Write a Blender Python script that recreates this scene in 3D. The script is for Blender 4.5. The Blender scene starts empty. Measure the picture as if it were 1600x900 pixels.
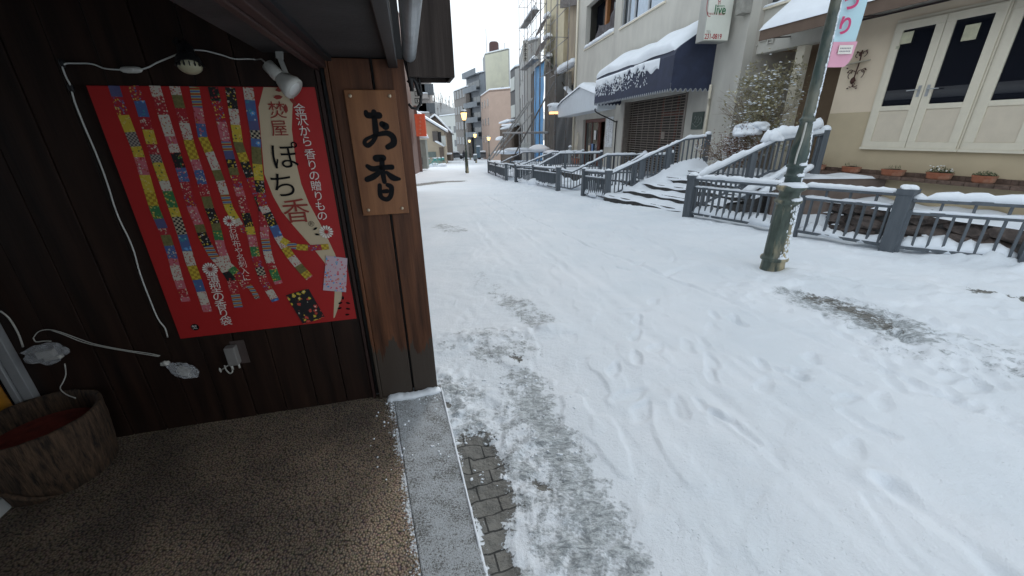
import bpy, bmesh, math, random
import numpy as np
from mathutils import Vector, Matrix
random.seed(11)
SC = bpy.context.scene
COL = SC.collection

# ------------------------------------------------------------------ camera
F = 614.0; H = 1.65                       # focal length in px of a 1600 px wide frame, eye height
up = np.array([-28.0, 1545.0, 614.0]); up /= np.linalg.norm(up)
fw = np.array([0, 0, -1.0]); Yc = fw - up * fw.dot(up); Yc /= np.linalg.norm(Yc)
Xc = np.cross(Yc, up)
R = np.array([Xc, Yc, up]); CAM = np.array([0, 0, H])
cam = bpy.data.cameras.new('camera'); camo = bpy.data.objects.new('camera', cam); COL.objects.link(camo)
cam.sensor_width = 36; cam.lens = F / 1600 * 36; cam.clip_end = 2000; cam.clip_start = 0.02
camo.matrix_world = Matrix([[*R[0], 0], [*R[1], 0], [*R[2], H], [0, 0, 0, 1]])
SC.camera = camo

# ------------------------------------------------------------------ world, sun, exposure
W = bpy.data.worlds.new('World'); SC.world = W; W.use_nodes = True
nt = W.node_tree; nt.nodes.clear()
out = nt.nodes.new('ShaderNodeOutputWorld'); bg = nt.nodes.new('ShaderNodeBackground')
sky = nt.nodes.new('ShaderNodeTexSky'); sky.sky_type = 'NISHITA'; sky.sun_disc = False
SUN_EL, SUN_AZ = math.radians(27), math.radians(12)
sky.sun_elevation = SUN_EL; sky.sun_rotation = SUN_AZ
tc = nt.nodes.new('ShaderNodeTexCoord'); mp = nt.nodes.new('ShaderNodeMapping'); mp.inputs['Scale'].default_value = (1, 1, 2.5)
ns = nt.nodes.new('ShaderNodeTexNoise'); ns.inputs['Scale'].default_value = 2.6; ns.inputs['Detail'].default_value = 5
rp = nt.nodes.new('ShaderNodeValToRGB')
rp.color_ramp.elements[0].position = .3; rp.color_ramp.elements[0].color = (7.4, 8.5, 9.5, 1)
rp.color_ramp.elements[1].position = .7; rp.color_ramp.elements[1].color = (9.3, 9.9, 10.4, 1)
mx = nt.nodes.new('ShaderNodeMixRGB'); mx.inputs[0].default_value = .9
nt.links.new(tc.outputs['Generated'], mp.inputs[0]); nt.links.new(mp.outputs[0], ns.inputs['Vector'])
nt.links.new(ns.outputs[0], rp.inputs[0]); nt.links.new(sky.outputs[0], mx.inputs[1]); nt.links.new(rp.outputs[0], mx.inputs[2])
nt.links.new(mx.outputs[0], bg.inputs[0]); bg.inputs[1].default_value = .082
nt.links.new(bg.outputs[0], out.inputs[0])
sl = bpy.data.lights.new('sun', 'SUN'); sl.energy = 1.1; sl.angle = math.radians(14); sl.color = (1, .97, .93)
so = bpy.data.objects.new('sun', sl); COL.objects.link(so)
# sun_rotation is measured clockwise from +Y: direction to the sun
sd = Vector((math.sin(SUN_AZ) * math.cos(SUN_EL), math.cos(SUN_AZ) * math.cos(SUN_EL), math.sin(SUN_EL)))
so.rotation_euler = sd.to_track_quat('Z', 'Y').to_euler()
SC.view_settings.view_transform = 'Standard'; SC.view_settings.look = 'None'
SC.view_settings.exposure = 0.70; SC.view_settings.gamma = 1; SC.view_settings.use_curve_mapping = False

# ------------------------------------------------------------------ survey helpers (px of the 1600x900 photo -> world)
YS = [-5, 1, 5, 9.5, 13, 17.5, 22, 27, 34, 45, 60, 90, 200, 600]
ZS = [-.08, -.09, -.18, -.34, -.53, -.76, -.98, -1.2, -1.5, -1.95, -2.55, -3.6, -7, -14]
def gz(y): return float(np.interp(y, YS, ZS))
def ray(px, py): return R @ np.array([px - 800, 450 - py, -F])
def onz(px, py, z): d = ray(px, py); return CAM + (z - H) / d[2] * d
def g(px, py):
    z = -.1
    for i in range(60):
        p = onz(px, py, z); z = .5 * z + .5 * gz(p[1])
    return p
def onpl(px, py, p0, az):
    n = np.array([az[1], -az[0], 0]); d = ray(px, py); t = n.dot(np.array(p0) - CAM) / n.dot(d); return CAM + t * d
def hat(x, y, py):
    lo, hi = -30, 300
    for i in range(70):
        m = (lo + hi) / 2; c = R.T @ (np.array((x, y, m)) - CAM)
        if c[2] >= -1e-6:
            if m > H: hi = m
            else: lo = m
            continue
        if 450 - F * c[1] / -c[2] > py: lo = m
        else: hi = m
    return m
def ptx(px, Y, py=230): d = ray(px, py); return d[0] / d[1] * Y

AZ = math.radians(13.5538)
e1 = np.array([math.cos(AZ), math.sin(AZ), 0]); e2 = np.array([-e1[1], e1[0], 0]); UZ = np.array([0, 0, 1.0])
A0 = np.array([-2.3163, 1.8781, 0.0])
def SH(s, t, z): return A0 + e1 * s + e2 * t + UZ * z           # the near shop's frame
def wp(px, py, t=0):
    q = onpl(px, py, A0 + e2 * t, e1) - A0; return q.dot(e1), q[2]
class Frame:
    def __init__(s, O, azd):
        s.O = np.array([O[0], O[1], 0.0]); a = math.radians(azd)
        s.d = np.array([math.sin(a), math.cos(a), 0]); s.w = np.array([-s.d[1], s.d[0], 0])
    def __call__(s, u, w, z): return s.O + s.d * u + s.w * w + UZ * z
    def px(s, x, y, w=0):
        q = onpl(x, y, s.O + s.w * w, s.d) - s.O; return q.dot(s.d), q[2]
FB = Frame((7.041, 13.436), -8)       # grey building facade, u away from the camera, w towards the street
FH = Frame((8.6, 10.07), -18)         # cream building facade

# ------------------------------------------------------------------ materials
MATS = {}
def new_mat(name):
    m = bpy.data.materials.new(name); m.use_nodes = True
    n = m.node_tree.nodes; b = n['Principled BSDF']; MATS[name] = m
    return m, m.node_tree, b
def N(t, kind, **kw):
    n = t.nodes.new(kind)
    for k, v in kw.items():
        if k in n.inputs: n.inputs[k].default_value = v
        else: setattr(n, k, v)
    return n
def ramp(t, fac, stops):
    r = t.nodes.new('ShaderNodeValToRGB'); el = r.color_ramp.elements
    while len(el) > 1: el.remove(el[-1])
    el[0].position = stops[0][0]; el[0].color = (*stops[0][1], 1)
    for p, c in stops[1:]:
        e = el.new(p); e.color = (*c, 1)
    t.links.new(fac, r.inputs[0]); return r.outputs[0]
def coords(t, stretch=(1, 1, 1), rot=0):
    c = t.nodes.new('ShaderNodeTexCoord'); m = t.nodes.new('ShaderNodeMapping')
    m.inputs['Scale'].default_value = stretch; m.inputs['Rotation'].default_value = (0, 0, rot)
    t.links.new(c.outputs['Object'], m.inputs[0]); return m.outputs[0]
def math_(t, op, a, b=None, clamp=False):
    n = t.nodes.new('ShaderNodeMath'); n.operation = op; n.use_clamp = clamp
    for i, v in enumerate((a, b)):
        if v is None: continue
        if isinstance(v, (int, float)): n.inputs[i].default_value = v
        else: t.links.new(v, n.inputs[i])
    return n.outputs[0]
def mixc(t, fac, a, b):
    n = t.nodes.new('ShaderNodeMixRGB')
    for i, v in enumerate((fac, a, b)):
        if isinstance(v, (int, float)): n.inputs[i].default_value = v
        elif isinstance(v, tuple): n.inputs[i].default_value = (*v, 1)
        else: t.links.new(v, n.inputs[i])
    return n.outputs[0]
def bump(t, b, h, strength=.3, dist=.01):
    n = t.nodes.new('ShaderNodeBump'); n.inputs['Strength'].default_value = strength; n.inputs['Distance'].default_value = dist
    t.links.new(h, n.inputs['Height']); t.links.new(n.outputs[0], b.inputs['Normal'])
def noise(t, v, scale, detail=4, rough=.6):
    n = N(t, 'ShaderNodeTexNoise', Scale=scale, Detail=detail, Roughness=rough); t.links.new(v, n.inputs['Vector']); return n.outputs[0]
def pm(name, col, rough=.6, var=.18, scale=6, bmp=.25, bscale=60, metal=0.0, stretch=(1, 1, 1), emit=0, dirt=None, dist=.004, spec=.5, alpha=1):
    m, t, b = new_mat(name)
    v = coords(t, stretch); n1 = noise(t, v, scale, 6)
    lo = tuple(max(0, c * (1 - var)) for c in col); hi = tuple(min(1, c * (1 + var)) for c in col)
    c = ramp(t, n1, [(.32, lo), (.68, hi)])
    if dirt:
        n3 = noise(t, v, scale * .35, 5); f = ramp(t, n3, [(.47, (0, 0, 0)), (.62, (1, 1, 1))])
        f2 = math_(t, 'MULTIPLY', f, .6); c = mixc(t, f2, c, dirt)
    t.links.new(c, b.inputs['Base Color'])
    b.inputs['Roughness'].default_value = rough; b.inputs['Metallic'].default_value = metal
    b.inputs['Specular IOR Level'].default_value = spec
    n2 = noise(t, v, bscale, 4); bump(t, b, n2, bmp, dist)
    if emit:
        t.links.new(c, b.inputs['Emission Color']); b.inputs['Emission Strength'].default_value = emit
    if alpha < 1: b.inputs['Alpha'].default_value = alpha
    return m
def wood(name, dark, light, grain=1.0, rough=.65, rot=None, foot=None, bs=.5):
    m, t, b = new_mat(name)
    v = coords(t, (5 * grain, 5 * grain, .35))
    nz = noise(t, v, 3.0, 8, .7)
    v2 = coords(t, (30, 30, 1.2)); fine = noise(t, v2, 3, 4)
    w = N(t, 'ShaderNodeTexWave', Scale=1.3, Distortion=9.0, Detail=3.0); w.inputs['Detail Scale'].default_value = 1.2
    t.links.new(coords(t, (2.2, 2.2, .5)), w.inputs['Vector'])
    mxv = math_(t, 'ADD', math_(t, 'MULTIPLY', nz, .72), math_(t, 'MULTIPLY', w.outputs[1], .13))
    mxv = math_(t, 'ADD', mxv, math_(t, 'MULTIPLY', fine, .22))
    c = ramp(t, mxv, [(.3, dark), (.55, tuple((a + b_) / 2 for a, b_ in zip(dark, light))), (.78, light)])
    if foot:   # weathered bare foot of the boards
        tcn = t.nodes.new('ShaderNodeTexCoord'); sp = t.nodes.new('ShaderNodeSeparateXYZ'); t.links.new(tcn.outputs['Object'], sp.inputs[0])
        hz = math_(t, 'ADD', sp.outputs[2], math_(t, 'MULTIPLY', nz, -.75))
        f = ramp(t, hz, [(foot[0] - .17, (1, 1, 1)), (foot[0] - .02, (0, 0, 0))])
        c = mixc(t, f, c, foot[1])
    t.links.new(c, b.inputs['Base Color']); b.inputs['Roughness'].default_value = rough
    b.inputs['Specular IOR Level'].default_value = .3
    bump(t, b, mxv, bs, .004)
    return m

SNOW = pm('snow', (.83, .87, .92), .65, .03, 3, .5, 45, dist=.006, spec=.3)
WOODWALL = wood('stained_dark_boards', (.006, .0035, .003), (.036, .017, .011), 1, .5)
WOODPOST = wood('weathered_corner_boards', (.013, .005, .003), (.18, .070, .032), .8, .5, foot=(-.25, (.055, .042, .033)), bs=.8)
WOODFASCIA = wood('rough_grey_brown_fascia', (.02, .014, .012), (.07, .055, .048), 2.2, .8, bs=.9)
WOODBEAM = wood('reddish_beam_wood', (.025, .013, .011), (.06, .03, .026), 1, .6)
SIGNWOOD = wood('varnished_sign_wood', (.13, .050, .021), (.33, .145, .060), .35, .35, bs=.12)
BLACKP = pm('black_paint', (.012, .012, .013), .5, .3, 5, .1)
SOFFIT = pm('soffit_board', (.03, .027, .027), .7, .35, 4, .3)
METALG = pm('galvanised_gutter', (.42, .45, .47), .4, .2, 5, .15, metal=.6, stretch=(1, 1, 1), dirt=(.1, .1, .1))
RED = pm('poster_red', (.39, .015, .015), .5, .05, 3, 0.02)
CREAM = pm('poster_cream', (.56, .45, .30), .5, .03, 3, .02)
INKW = pm('ink_white', (.75, .7, .64), .5, .03)
INKB = pm('ink_black', (.008, .008, .009), .8, .1, spec=.15)
INKR = pm('ink_dark_red', (.28, .035, .025), .5, .05)
WHITEPL = pm('aged_white_plastic', (.5, .49, .45), .4, .08, 20, .05)
CABLE = pm('white_cable', (.55, .55, .52), .5, .08)
GREYPL = pm('grey_plastic', (.2, .19, .18), .5, .1)
ALU = pm('brushed_aluminium', (.42, .43, .44), .4, .08, 4, .1, metal=.35)
AMBER = pm('amber_sheet', (.55, .24, .02), .5, .35, 2.5, .1)
GFENCE = wood('grey_painted_timber', (.075, .088, .102), (.14, .157, .175), .8, .55, bs=.25)
LAMPGREEN = pm('worn_green_paint', (.045, .068, .060), .45, .35, 9, .3, 30, dirt=(.26, .24, .18), stretch=(1, 1, .35))
LAMPBASE = pm('scuffed_cast_base', (.065, .085, .068), .5, .45, 9, .6, 25, dirt=(.62, .50, .31), stretch=(1.6, 1.6, .35))
STUCG = pm('grey_beige_stucco', (.55, .53, .475), .85, .06, 2, .4, 90, dirt=(.44, .42, .38), stretch=(1, 1, .4))
STUCG2 = pm('grey_stucco_shaded', (.46, .43, .38), .85, .06, 2, .4, 90)  # darker copy of the grey stucco, the return face's shade put into colour
STUCC = pm('cream_stucco', (.74, .62, .47), .85, .05, 1.5, .3, 80)
STUCT = pm('tan_stucco', (.54, .445, .30), .85, .07, 1.5, .3, 80)
CREAMW = pm('cream_painted_timber', (.74, .68, .55), .5, .04, 5, .1, 40)
CREAMP = pm('cream_door_panel', (.66, .58, .46), .6, .04, 5, .1, 40)
BROWNA = pm('brown_canvas', (.13, .088, .064), .8, .12, 4, .15)
RECESS = pm('entrance_wall_brown', (.30, .215, .14), .85, .12, 2, .2)
NAVY = pm('navy_canvas', (.024, .032, .066), .7, .2, 3, .15)
NAVYT = pm('pale_awning_trim', (.4, .42, .45), .7, .1)
STONE = pm('dark_step_stone', (.07, .067, .065), .8, .4, 20, .5)
ROCK = pm('dark_rock', (.085, .066, .058), .8, .75, 5, 1.0, 9, dist=.03)
BRICKB = pm('brown_brick', (.13, .085, .065), .8, .4, 14, .5, 30)
TERRA = pm('terracotta', (.36, .13, .07), .8, .15, 10, .2, 40, dirt=(.45, .3, .22))
SOIL = pm('soil', (.04, .028, .02), .95, .4, 30, .8)
LEAF = pm('leaf_green', (.055, .085, .035), .6, .4, 12, .1)
LEAFB = pm('leaf_olive', (.34, .31, .19), .6, .35, 12, .1)
LEAFR = pm('leaf_rust', (.16, .075, .045), .7, .35, 12, .1)
BARK = pm('bark', (.20, .15, .10), .9, .3, 20, .6)
PETAL = pm('petal', (.8, .8, .76), .6, .03)
IRON = pm('rusty_iron', (.075, .03, .022), .6, .3, 20, .3, metal=.3)
STEEL = pm('steel_tube', (.22, .225, .23), .4, .2, 8, .1, metal=.4, dirt=(.25, .16, .12))
TREEPOT = None

def glass_dark(name, col=(.02, .022, .026), rough=.05):
    m, t, b = new_mat(name); b.inputs['Base Color'].default_value = (*col, 1)
    b.inputs['Roughness'].default_value = rough; b.inputs['Specular IOR Level'].default_value = .5
    return m
GLASS = glass_dark('dark_window_glass', (.010, .012, .018), .015)
GLASS2 = glass_dark('far_window_glass', (.07, .08, .09), .2)
def emis(name, col, st):
    m, t, b = new_mat(name); b.inputs['Base Color'].default_value = (*col, 1)
    b.inputs['Emission Color'].default_value = (*col, 1); b.inputs['Emission Strength'].default_value = st; return m
LAMPLIT = emis('lit_lamp_glass', (1, .62, .24), 1.9)
LAMPFAR = emis('lit_far_lamp_glass', (1, .62, .26), 5.0)
SHOPLIT = emis('lit_shop_lamp', (1, .5, .2), 1.4)
def film():
    m, t, b = new_mat('clear_plastic_film'); b.inputs['Base Color'].default_value = (.5, .51, .53, 1)
    b.inputs['Roughness'].default_value = .12; b.inputs['Alpha'].default_value = .38
    v = coords(t, (1, 1, 1)); bump(t, b, noise(t, v, 35, 3), .9, .01); return m
FILM = film()

# ------------------------------------------------------------------ mesh builder
ORG = {}
class MB:
    def __init__(s, fr=None): s.v = []; s.f = []; s.m = []; s.fr = fr; s.mi = 0
    def P(s, p):
        if s.fr is not None: p = s.fr(*p)
        s.v.append((float(p[0]), float(p[1]), float(p[2]))); return len(s.v) - 1
    def face(s, idx): s.f.append(tuple(idx)); s.m.append(s.mi)
    def poly(s, pts): s.face([s.P(p) for p in pts])
    def box(s, a0, a1, b0, b1, c0, c1):
        i = [s.P((x, y, z)) for x in (a0, a1) for y in (b0, b1) for z in (c0, c1)]
        for q in ((0, 1, 3, 2), (4, 6, 7, 5), (0, 4, 5, 1), (2, 3, 7, 6), (0, 2, 6, 4), (1, 5, 7, 3)): s.face([i[k] for k in q])
    def extr(s, pts, vec):
        a = [s.P(p) for p in pts]; b = [s.P(tuple(np.array(p) + np.array(vec))) for p in pts]; n = len(pts)
        s.face(a); s.face(b[::-1])
        for k in range(n): s.face((a[k], a[(k + 1) % n], b[(k + 1) % n], b[k]))
    def beam(s, p, q, w, h, upv=(0, 0, 1)):
        p = np.array(p, float); q = np.array(q, float); d = (q - p) / np.linalg.norm(q - p)
        x = np.cross(d, upv); x /= np.linalg.norm(x); u = np.cross(x, d)
        a = [s.P(tuple(c + x * i * w / 2 + u * j * h / 2)) for c in (p, q) for i, j in ((-1, -1), (1, -1), (1, 1), (-1, 1))]
        s.face(a[:4]); s.face(a[4:][::-1])
        for k in range(4): s.face((a[k], a[(k + 1) % 4], a[4 + (k + 1) % 4], a[4 + k]))
    def tube(s, pts, r, n=8, cap=True):
        pts = [np.array(p, float) for p in pts]; m = len(pts); rr = r if hasattr(r, '__len__') else [r] * m; rings = []
        pu = None
        for k in range(m):
            d = pts[min(k + 1, m - 1)] - pts[max(k - 1, 0)]; d /= (np.linalg.norm(d) + 1e-9)
            ref = pu if pu is not None else (np.array([0, 0, 1.0]) if abs(d[2]) < .9 else np.array([1.0, 0, 0]))
            x = np.cross(d, ref); x /= (np.linalg.norm(x) + 1e-9); y = np.cross(x, d); pu = y
            rings.append([s.P(tuple(pts[k] + (x * math.cos(a) + y * math.sin(a)) * rr[k])) for a in [2 * math.pi * j / n for j in range(n)]])
        for k in range(m - 1):
            for j in range(n): s.face((rings[k][j], rings[k][(j + 1) % n], rings[k + 1][(j + 1) % n], rings[k + 1][j]))
        if cap: s.face(rings[0][::-1]); s.face(rings[-1])
    def lathe(s, prof, c=(0, 0, 0), n=24, flute=0):
        rings = []
        for r, z in prof:
            rings.append([s.P((c[0] + r * (1 + flute * (j % 2)) * math.cos(2 * math.pi * j / n), c[1] + r * (1 + flute * (j % 2)) * math.sin(2 * math.pi * j / n), c[2] + z)) for j in range(n)])
        for k in range(len(prof) - 1):
            for j in range(n): s.face((rings[k][j], rings[k][(j + 1) % n], rings[k + 1][(j + 1) % n], rings[k + 1][j]))
        s.face(rings[0][::-1]); s.face(rings[-1])
    def grid(s, fn, nu, nv):
        ix = [[s.P(fn(i / nu, j / nv)) for j in range(nv + 1)] for i in range(nu + 1)]
        for i in range(nu):
            for j in range(nv): s.face((ix[i][j], ix[i + 1][j], ix[i + 1][j + 1], ix[i][j + 1]))
    def blob(s, c, rx, ry, rz, seed=0, amp=.18, sub=3, flat=-.35):
        bm = bmesh.new(); bmesh.ops.create_icosphere(bm, subdivisions=sub, radius=1)
        rnd = random.Random(seed); ph = [(rnd.uniform(-3, 3), rnd.uniform(-3, 3), rnd.uniform(-3, 3), rnd.uniform(0, 6)) for _ in range(6)]
        idx = {}
        for v in bm.verts:
            d = v.co; k = 1 + amp * sum(math.sin(a * d.x * 1.6 + b_ * d.y * 1.6 + c_ * d.z * 1.6 + p) for a, b_, c_, p in ph) / 3
            q = d * k; q.z = max(q.z, flat); idx[v] = s.P((c[0] + q.x * rx, c[1] + q.y * ry, c[2] + q.z * rz))
        for f in bm.faces: s.face([idx[v] for v in f.verts])
        bm.free()
    def build(s, name, mat, parent=None, smooth=False, bevel=0, label=None, kind=None):
        me = bpy.data.meshes.new(name)
        if parent is not None: o0 = ORG[parent.name]
        else:
            a = np.array(s.v); o0 = np.array([(a[:, 0].min() + a[:, 0].max()) / 2, (a[:, 1].min() + a[:, 1].max()) / 2, a[:, 2].min()])
        me.from_pydata([tuple(np.array(p) - o0) for p in s.v], [], s.f)
        for m in (mat if isinstance(mat, (list, tuple)) else [mat]): me.materials.append(m)
        for p, mi in zip(me.polygons, s.m): p.material_index = mi; p.use_smooth = smooth
        bm = bmesh.new(); bm.from_mesh(me); bmesh.ops.recalc_face_normals(bm, faces=bm.faces); bm.to_mesh(me); bm.free()
        o = bpy.data.objects.new(name, me); COL.objects.link(o)
        if parent is not None: o.parent = parent
        else: o.location = o0
        ORG[o.name] = o0
        if bevel:
            md = o.modifiers.new('bevel', 'BEVEL'); md.width = bevel; md.segments = 2; md.limit_method = 'ANGLE'
        if label: o['label'] = label
        if kind: o['kind'] = kind
        return o
def tag(o, label, cat, group=None):
    o['label'] = label; o['category'] = cat
    if group: o['group'] = group
    return o
def thing(name, label, cat, loc, group=None):
    o = bpy.data.objects.new(name, None); COL.objects.link(o); o.location = tuple(float(c) for c in loc); o.empty_display_size = .1
    ORG[o.name] = np.array([float(c) for c in loc]); return tag(o, label, cat, group)
def copy_tree(o, loc, label, rotz=0, scale=1):
    kids = {}
    def rec(a, par):
        c = a.copy(); COL.objects.link(c)
        if par is not None: c.parent = par
        ORG[c.name] = ORG[a.name]
        for ch in [k for k in bpy.data.objects if k.parent == a]: rec(ch, c)
        return c
    r = rec(o, None); r.location = loc; r.rotation_euler = (0, 0, rotz); r.scale = (scale,) * 3; r['label'] = label; return r
def struct(o): o['kind'] = 'structure'; return o

def snow_strip(mb, pts, w, h, seed=0, step=.07, under=.004, lump=.35):
    rnd = random.Random(seed); P = [np.array(p, float) for p in pts]; out = []
    for a, b in zip(P[:-1], P[1:]):
        n = max(1, int(np.linalg.norm(b - a) / step)); out += [a + (b - a) * k / n for k in range(n)]
    out.append(P[-1]); m = len(out); hv = 1.0; wv = 1.0; rings = []; K = 8; gap = 0
    for k in range(m):
        hv = .68 * hv + .32 * rnd.uniform(1 - lump * 2.2, 1 + lump * 2.2); wv = .7 * wv + .3 * rnd.uniform(.7, 1.25)
        if rnd.random() < .03 and h < .12: gap = rnd.randint(1, 3)
        hm_ = hv * (.3 if gap > 0 else 1); gap -= 1
        d = out[min(k + 1, m - 1)] - out[max(k - 1, 0)]; d[2] = 0; d /= (np.linalg.norm(d) + 1e-9); x = np.array([d[1], -d[0], 0])
        e = min(1, (min(k, m - 1 - k) + .25) / 1.5) ** .5
        ring = []
        for j in range(K + 1):
            a = math.pi * j / K; hh = abs(math.sin(a)) ** .75
            ring.append(mb.P(tuple(out[k] + x * math.cos(a) * w / 2 * wv * (.6 + .4 * e) + UZ * (hh * h * max(hm_, .12) * e * rnd.uniform(.88, 1.12) - under * (j in (0, K)) * 3))))
        rings.append(ring)
    for k in range(m - 1):
        for j in range(K): mb.face((rings[k][j], rings[k][j + 1], rings[k + 1][j + 1], rings[k + 1][j]))
        mb.face((rings[k][K], rings[k][0], rings[k + 1][0], rings[k + 1][K]))
    mb.face(rings[0]); mb.face(rings[-1][::-1])

# value noise for height fields
rs = np.random.RandomState(5); TAB = rs.rand(8, 256, 256)
def vn(x, y, k=0):
    xi = np.floor(x).astype(int); yi = np.floor(y).astype(int); fx = x - xi; fy = y - yi
    fx = fx * fx * (3 - 2 * fx); fy = fy * fy * (3 - 2 * fy); T = TAB[k % 8]
    a = T[xi & 255, yi & 255]; b = T[(xi + 1) & 255, yi & 255]; c = T[xi & 255, (yi + 1) & 255]; d = T[(xi + 1) & 255, (yi + 1) & 255]
    return (a * (1 - fx) + b * fx) * (1 - fy) + (c * (1 - fx) + d * fx) * fy - .5
def seg_d(X, Y, pts):
    D = np.full(X.shape, 1e9)
    for a, b in zip(pts[:-1], pts[1:]):
        ax, ay = a[0], a[1]; dx, dy = b[0] - ax, b[1] - ay; L = dx * dx + dy * dy + 1e-9
        t = np.clip(((X - ax) * dx + (Y - ay) * dy) / L, 0, 1)
        D = np.minimum(D, np.hypot(X - ax - t * dx, Y - ay - t * dy))
    return D
def text_mesh(s, size, O, right, upv, mat, parent, name='lettering', extrude=.0004, off=0.0, align='CENTER', label=None, sx=1.0, mb_only=None):
    cu = bpy.data.curves.new('t', 'FONT'); cu.body = s; cu.size = size; cu.extrude = extrude; cu.align_x = align; cu.align_y = 'CENTER'; cu.offset = off
    ob = bpy.data.objects.new('t', cu); COL.objects.link(ob); bpy.context.view_layer.update()
    me = bpy.data.meshes.new_from_object(ob.evaluated_get(bpy.context.evaluated_depsgraph_get()))
    vs = [v.co.copy() for v in me.vertices]; fs = [tuple(p.vertices) for p in me.polygons]
    bpy.data.objects.remove(ob); bpy.data.curves.remove(cu); bpy.data.meshes.remove(me)
    right = np.array(right, float); upv = np.array(upv, float); n = np.cross(right, upv); O = np.array(O, float)
    mb = mb_only or MB(); b0 = len(mb.v)
    for v in vs: mb.v.append(tuple(O + right * v.x * sx + upv * v.y + n * v.z))
    for f in fs: mb.f.append(tuple(i + b0 for i in f)); mb.m.append(mb.mi)
    if mb_only: return mb
    return mb.build(name, mat, parent, label=label)

# ------------------------------------------------------------------ ground: one snow sheet with packed, slushy and bare places
def axis(lo, hi, c0, c1, s0, k, coarse=None):
    a = [c0]
    while a[-1] < c1: a.append(a[-1] + s0)
    while a[-1] < hi: a.append(a[-1] + max(s0, (a[-1] - c1) * k + s0))
    b = [c0]
    while b[-1] > lo: b.append(b[-1] - max(s0 * 1.5, (c0 - b[-1]) * .12 + s0 * 1.5))
    return np.array(b[:0:-1] + a)
ax_ = axis(-200, 320, -.75, 1.5, .013, .011); ay_ = axis(-60, 620, .3, 2.3, .014, .0085)
X, Y = np.meshgrid(ax_, ay_, indexing='ij')
Z = np.interp(Y, YS, ZS)
G2 = lambda L: [tuple(g(*p)[:2]) for p in L]
dist = np.hypot(X, Y)
nearf = np.clip(1.3 - dist / 45, .25, 1)
SD = (X - A0[0]) * e1[0] + (Y - A0[1]) * e1[1]           # along the shop wall
TD = (X - A0[0]) * e2[0] + (Y - A0[1]) * e2[1]
groove = G2([(700, 275), (724, 286), (821, 338), (917, 383), (1052, 437), (1250, 520), (1420, 590), (1600, 672)])
foot_zone = 1 / (1 + np.exp(-(X - np.interp(Y, [p[1] for p in groove][::-1], [p[0] for p in groove][::-1]) - .3) * 3))
Z += .016 * vn(X * .9, Y * .9, 0) + .006 * vn(X * 2.3, Y * 2.3, 1)
wx = X + .12 * vn(X * 4, Y * 4, 6) + .03 * vn(X * 13, Y * 13, 7); wy = Y + .12 * vn(X * 4, Y * 4, 5) + .03 * vn(X * 13, Y * 13, 4)
sst = lambda v, a, b: (lambda q: q * q * (3 - 2 * q))(np.clip((v - a) / (b - a), 0, 1))
crust = sst(vn(wx * 2.6, wy * 1.7, 2), .08, .15) + .8 * sst(vn(wx * 5.2, wy * 3.6, 3), .12, .22) + .5 * sst(vn(wx * 10, wy * 8, 0), .08, .36) * np.clip(1.6 - dist / 5, 0, 1)
near_zone = np.exp(-((TD + .2) / 1.1) ** 2) * np.exp(-((SD - 2.4) / .8) ** 2)
Z += (foot_zone * .012 + .0055 + near_zone * .014) * nearf * (crust - .6)
Z += foot_zone * nearf * .010 * vn(X * 2.9, Y * 2.9, 2)
Z += .005 * vn(X * 11, Y * 11, 4) * nearf
# wheel tracks along the street
def track(pts, wdt, dep, rim=.3):
    global Z
    d = seg_d(X + .05 * vn(X * 5, Y * 5, 2) + .02 * vn(X * 17, Y * 17, 3), Y + .05 * vn(X * 5, Y * 5, 4), pts); dep = dep * np.clip(.75 + 1.3 * vn(X * 3.1, Y * 3.1, 5), .1, 1.3); Z += -dep * np.exp(-(d / wdt) ** 2) + dep * rim * np.exp(-((d - wdt * 1.9) / (wdt * .8)) ** 2)
track(groove, .03, .02)
for L, w_, d_ in [([(700, 300), (745, 345), (830, 430), (905, 500), (985, 590), (1090, 700), (1250, 880)], .10, .008),
                  ([(715, 320), (745, 360), (795, 420), (850, 480)], .05, .007), ([(735, 300), (800, 352), (895, 430), (1000, 510), (1150, 640), (1400, 880)], .05, .010),
                  ([(775, 330), (900, 415), (1100, 540), (1330, 700), (1560, 880)], .07, .008),
                  ([(1385, 755), (1420, 785), (1460, 815), (1560, 890)], .045, .045), ([(1115, 645), (1150, 660), (1185, 690)], .025, .02),
                  ([(1320, 643), (1360, 668), (1400, 682)], .03, .016), ([(1090, 625), (1100, 640), (1150, 655)], .03, .012),
                  ([(1355, 780), (1400, 850), (1440, 890)], .02, .014), ([(1120, 540), (1200, 590), (1330, 620)], .04, .012),
                  ([(960, 365), (1010, 372), (1080, 380)], .07, .014), ([(1040, 430), (1070, 420), (1075, 426)], .05, .02)]:
    track(G2(L), w_, d_)
rs2 = np.random.RandomState(8)
def dent(cx, cy, a, lx, ly, dep):
    global Z
    m = (np.abs(X - cx) < .6) & (np.abs(Y - cy) < .6); x = X[m] - cx; y = Y[m] - cy; x = x + .04 * vn(X[m] * 9, Y[m] * 9, 1); y = y + .04 * vn(X[m] * 9, Y[m] * 9, 3)
    u = (x * math.cos(a) + y * math.sin(a)) / lx; v = (-x * math.sin(a) + y * math.cos(a)) / ly; r = np.sqrt(u * u + v * v * (1 + .5 * np.tanh(u)))
    Z[m] += -dep / (1 + np.exp((r - 1) * 8)) + dep * .1 * np.exp(-((r - 1.35) / .3) ** 2)
for k in range(150):                                     # trodden strip beside the fence
    px, py = rs2.uniform(960, 1600), rs2.uniform(375, 640); q = g(px, py)
    if rs2.rand() < .4: q = g(rs2.uniform(1380, 1600), rs2.uniform(440, 600))
    dent(q[0], q[1], rs2.normal(1.2, .5), rs2.uniform(.09, .14), rs2.uniform(.035, .05), rs2.uniform(.012, .028))
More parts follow.
